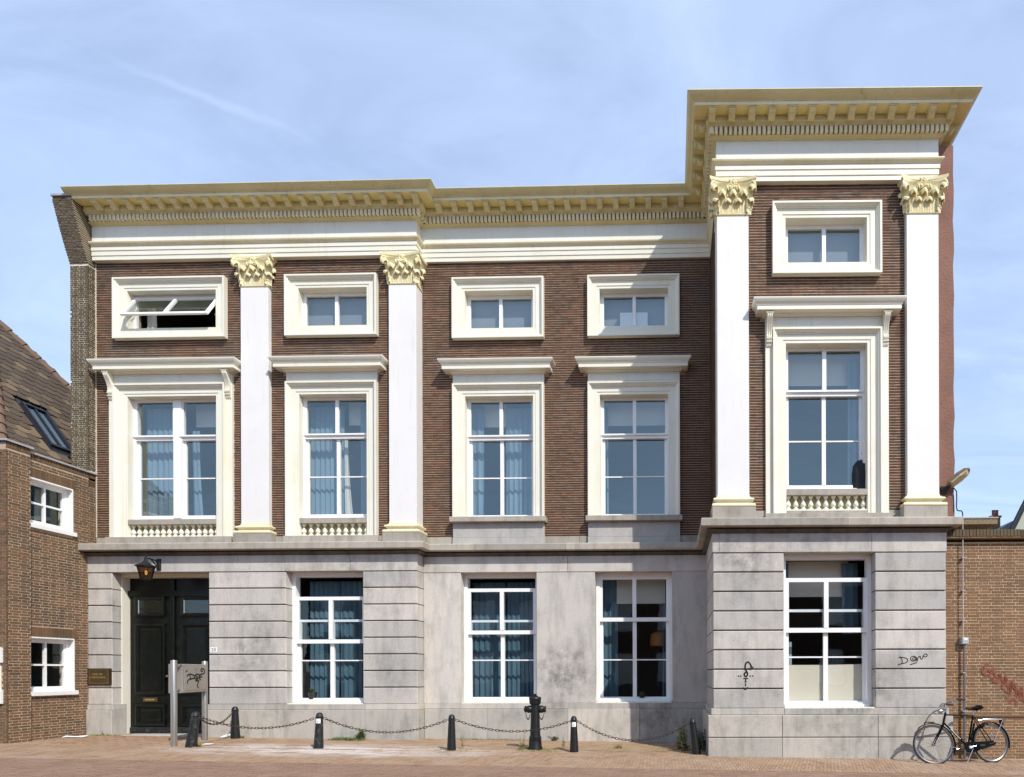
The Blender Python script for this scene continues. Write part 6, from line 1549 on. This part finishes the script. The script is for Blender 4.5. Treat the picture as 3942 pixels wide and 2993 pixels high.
# chain case, crank, pedals, dress guard, side stand
cg = MB(); cpts = [(0.555, 0.285), (0.54, 0.335), (0.50, 0.372), (0.44, 0.378), (0.05, 0.385), (0.0, 0.388), (-0.045, 0.365), (-0.05, 0.335), (-0.03, 0.308), (0.38, 0.20), (0.455, 0.19), (0.53, 0.225)]
k = len(cpts)
for y in (0.035, 0.065): cg.V += [(u, y, z) for u, z in cpts]
for i in range(k): cg.F.append((i, (i+1) % k, k+(i+1) % k, k+i))
cg.F += [tuple(range(k, 2*k)), tuple(range(k-1, -1, -1))]
cg.build('chain_case', 'bike_black', bike, FK, center=False)
bt('crank', [(BBp.x, -0.075, BBp.z), (BBp.x+0.16, -0.085, BBp.z-0.03)], 0.008, 'chrome')
bt('crank', [(BBp.x, 0.075, BBp.z), (BBp.x-0.16, 0.085, BBp.z+0.03)], 0.008, 'chrome')
for (u, y, z) in ((BBp.x+0.16, -0.13, BBp.z-0.03), (BBp.x-0.16, 0.13, BBp.z+0.03)): MB().box(u-0.045, u+0.045, -y-0.045, -y+0.045, z-0.014, z+0.014, 0.004).build('pedal', 'rubber', bike, FK)
MB().lathe([(0.03, -0.075), (0.034, -0.07), (0.034, 0.07), (0.03, 0.075)], 12, BBp.x, 0, 'y', BBp.z).build('bottom_bracket', 'chrome', bike, FK)
for y in (0.055,):
    dg = MB(); n = 10
    dg.V.append((0.0, y, RWh))
    for i in range(n+1): a = R(40+75*i/n); dg.V.append(((RWh+0.01)*math.cos(a), y*0.8, RWh+(RWh+0.01)*math.sin(a)))
    for i in range(n): dg.F.append((0, 1+i, 2+i))
    m = len(dg.V); dg.V += [(a, b+0.004, c) for a, b, c in dg.V]; dg.F += [tuple(m+i for i in reversed(f)) for f in dg.F]
bt('side_stand', [(0.40, 0.06, 0.26), (0.60, 0.14, 0.02)], 0.008, 'chrome')
bt('pump', [(0.325, 0.045, 0.70), (0.42, 0.045, 0.40)], 0.016, 'bike_black')
bt('ring_lock', [(0.08, 0.06, 0.665), (0.10, 0.075, 0.70), (0.17, 0.075, 0.67), (0.20, 0.06, 0.60)], 0.014, 'bike_black')

# ------------------------------------------------------------------ weeds and litter
def weed(x, y, h, n, label, mat='leaf', spread=0.10, group='weeds along the pavement', leaf=0.07, name='weed_plant', stems=3):
    z = gz(x); t = thing(name, (x, y, z), label, 'weed', group); mb = MB(); lf = MB()
    for s in range(stems):
        lean = Vector((rnd.uniform(-1, 1)*spread*0.5, rnd.uniform(-1, 1)*spread*0.3, 0)); b = Vector((x+rnd.uniform(-1, 1)*spread*0.4, y+rnd.uniform(-1, 1)*spread*0.3, z-0.01)); hh = h*rnd.uniform(0.65, 1.0)
        pts = [b+lean*(q*q)+Vector((0.008*math.sin(q*7+s), 0, hh*q)) for q in (0, 0.3, 0.6, 0.85, 1.0)]
        mb.tube([(p.x, -p.y, p.z) for p in pts], [0.005, 0.004, 0.003, 0.002, 0.001], 5)
        for i in range(n):
            q = rnd.uniform(0.08, 1.0); p = b+lean*(q*q)+Vector((0, 0, hh*q)); a = rnd.uniform(0, 6.28); l = leaf*rnd.uniform(0.5, 1.2)*(1.15-0.6*q); up = rnd.uniform(-0.1, 0.7)
            d = Vector((math.cos(a), math.sin(a), up)).normalized()*l; sd_ = d.cross(Vector((0, 0, 1))).normalized()*l*0.2; k = len(lf.V); m_ = p+d*0.55+Vector((0, 0, l*0.08))
            lf.V += [tuple(p), tuple(m_+sd_), tuple(p+d), tuple(m_-sd_)]; lf.F.append((k, k+1, k+2, k+3))
    mb.build('stem', 'leaf_dry' if mat != 'leaf_dark' else 'leaf_dark', t); tag(lf.build('leaves', mat, t, fix=False), kind='stuff')
weed(-4.20, -1.66, 0.52, 26, 'tall thin yellow-green weed just right of the plain upright bollard', 'leaf_dry', 0.10, leaf=0.055, stems=2)
weed(-3.00, -1.70, 0.36, 30, 'yellowish weed at the left foot of the hydrant', 'leaf_dry', 0.10, leaf=0.06, stems=3)
weed(-2.27, -1.40, 0.30, 26, 'slim green weed left of the stickered bollard by the hydrant', 'leaf', 0.06, leaf=0.06, stems=2)
weed(-2.72, -0.14, 0.12, 20, 'low leafy weed against the wall between hydrant and bollard', 'leaf', 0.16, leaf=0.09, stems=5)
weed(-1.26, -1.20, 0.10, 14, 'tiny flat weed in the paving under the deep chain', 'leaf_dry', 0.16, leaf=0.07, stems=4)
weed(-6.72, -0.52, 0.26, 24, 'spiky green weed at the right end of the grass patch', 'leaf', 0.12, leaf=0.10, stems=5)
weed(0.02, -1.40, 0.62, 60, 'tall leafy weed left of the leaning bollard at the bay corner', 'leaf', 0.26, leaf=0.085, stems=9)
weed(0.42, -1.45, 0.50, 60, 'dark bushy weed between the leaning bollard and the bay', 'leaf_dark', 0.22, leaf=0.085, stems=8)
weed(-9.02, -2.02, 0.07, 16, 'small yellow weed at the foot of the leaning bollard by the post box', 'leaf_dry', 0.12, leaf=0.07, stems=4)
weed(-9.22, -0.58, 0.08, 14, 'little weed beside the set-back bollard', 'leaf_dry', 0.10, leaf=0.06, stems=3)
weed(-12.35, -0.42, 0.14, 12, 'sprig of weed at the foot of the left stone pier', 'leaf_dark', 0.30, leaf=0.05, stems=4)
def grass(name, label, x0, x1, y0, y1, n, h, mat):
    mb = MB()
    for i in range(n):
        x = rnd.uniform(x0, x1); y = rnd.uniform(y0, y1)
        e = math.sin(math.pi*(x-x0)/(x1-x0)); 
        if rnd.random() > 0.25+0.75*e: continue
        a = rnd.uniform(0, 6.28); l = h*rnd.uniform(0.4, 1.0); s = l*rnd.uniform(0.3, 1.1); z = gz(x); w = 0.008; k = len(mb.V); c, sn = math.cos(a), math.sin(a)
        mb.V += [(x-sn*w, y+c*w, z-0.005), (x+sn*w, y-c*w, z-0.005), (x+c*s, y+sn*s, z+l)]; mb.F.append((k, k+1, k+2))
    return tag(mb.build(name, mat, None, fix=False), label, 'grass', None, 'stuff')
grass('grass', 'flat patch of yellow-green grass at the wall right of the scuffed bollard', -7.35, -6.6, -0.72, -0.42, 900, 0.07, 'leaf')
grass('grass', 'thin dry grass along the foot of the recessed middle wall', -4.9, -3.2, -0.20, -0.09, 500, 0.05, 'leaf_dry')
grass('grass', 'dry grass and moss round the foot of the hydrant', -3.15, -2.3, -2.05, -1.5, 700, 0.03, 'leaf_dry')
grass('grass', 'sparse dry grass along the foot of the left stone pier and brick house', -12.65, -11.9, -0.55, -0.42, 250, 0.05, 'leaf_dry')
grass('grass', 'sparse green growth at the foot of the bollards', -4.6, -3.9, -2.05, -1.8, 200, 0.035, 'leaf_dry')
def litter(x, y, pts, label, h=0.02):
    mb = MB(); z = gz(x)+0.012; n = len(pts)
    for k_, dz in ((0, 0.0), (1, 0.004)): mb.V += [(x+a, y+b, z+h*c+dz) for a, b, c in pts]
    mb.F += [tuple(range(n-1, -1, -1)), tuple(range(n, 2*n))]+[(i, (i+1) % n, n+(i+1) % n, n+i) for i in range(n)]
    tag(mb.build('paper_scrap', 'litter', None, fix=False), label, 'litter', 'paper litter on the pavement')
litter(-12.47, -0.95, [(-0.22, -0.03, 0), (-0.05, -0.05, 0.6), (0.20, -0.01, 0.2), (0.26, 0.06, 1.8), (0.02, 0.05, 0.8), (-0.2, 0.05, 1.5)], 'long white paper scrap at the foot of the left brick house')
litter(-9.62, -0.55, [(-0.08, -0.02, 0), (0.05, -0.04, 0.5), (0.12, 0.02, 2.5), (0.04, 0.06, 3.5), (-0.06, 0.04, 1.5)], 'crumpled white paper beside the set-back bollard')
litter(-9.05, -1.75, [(-0.10, -0.03, 0), (0.08, -0.04, 0.3), (0.12, 0.03, 1.0), (-0.06, 0.05, 0.7)], 'flat white scrap behind the leaning bollard by the post box')
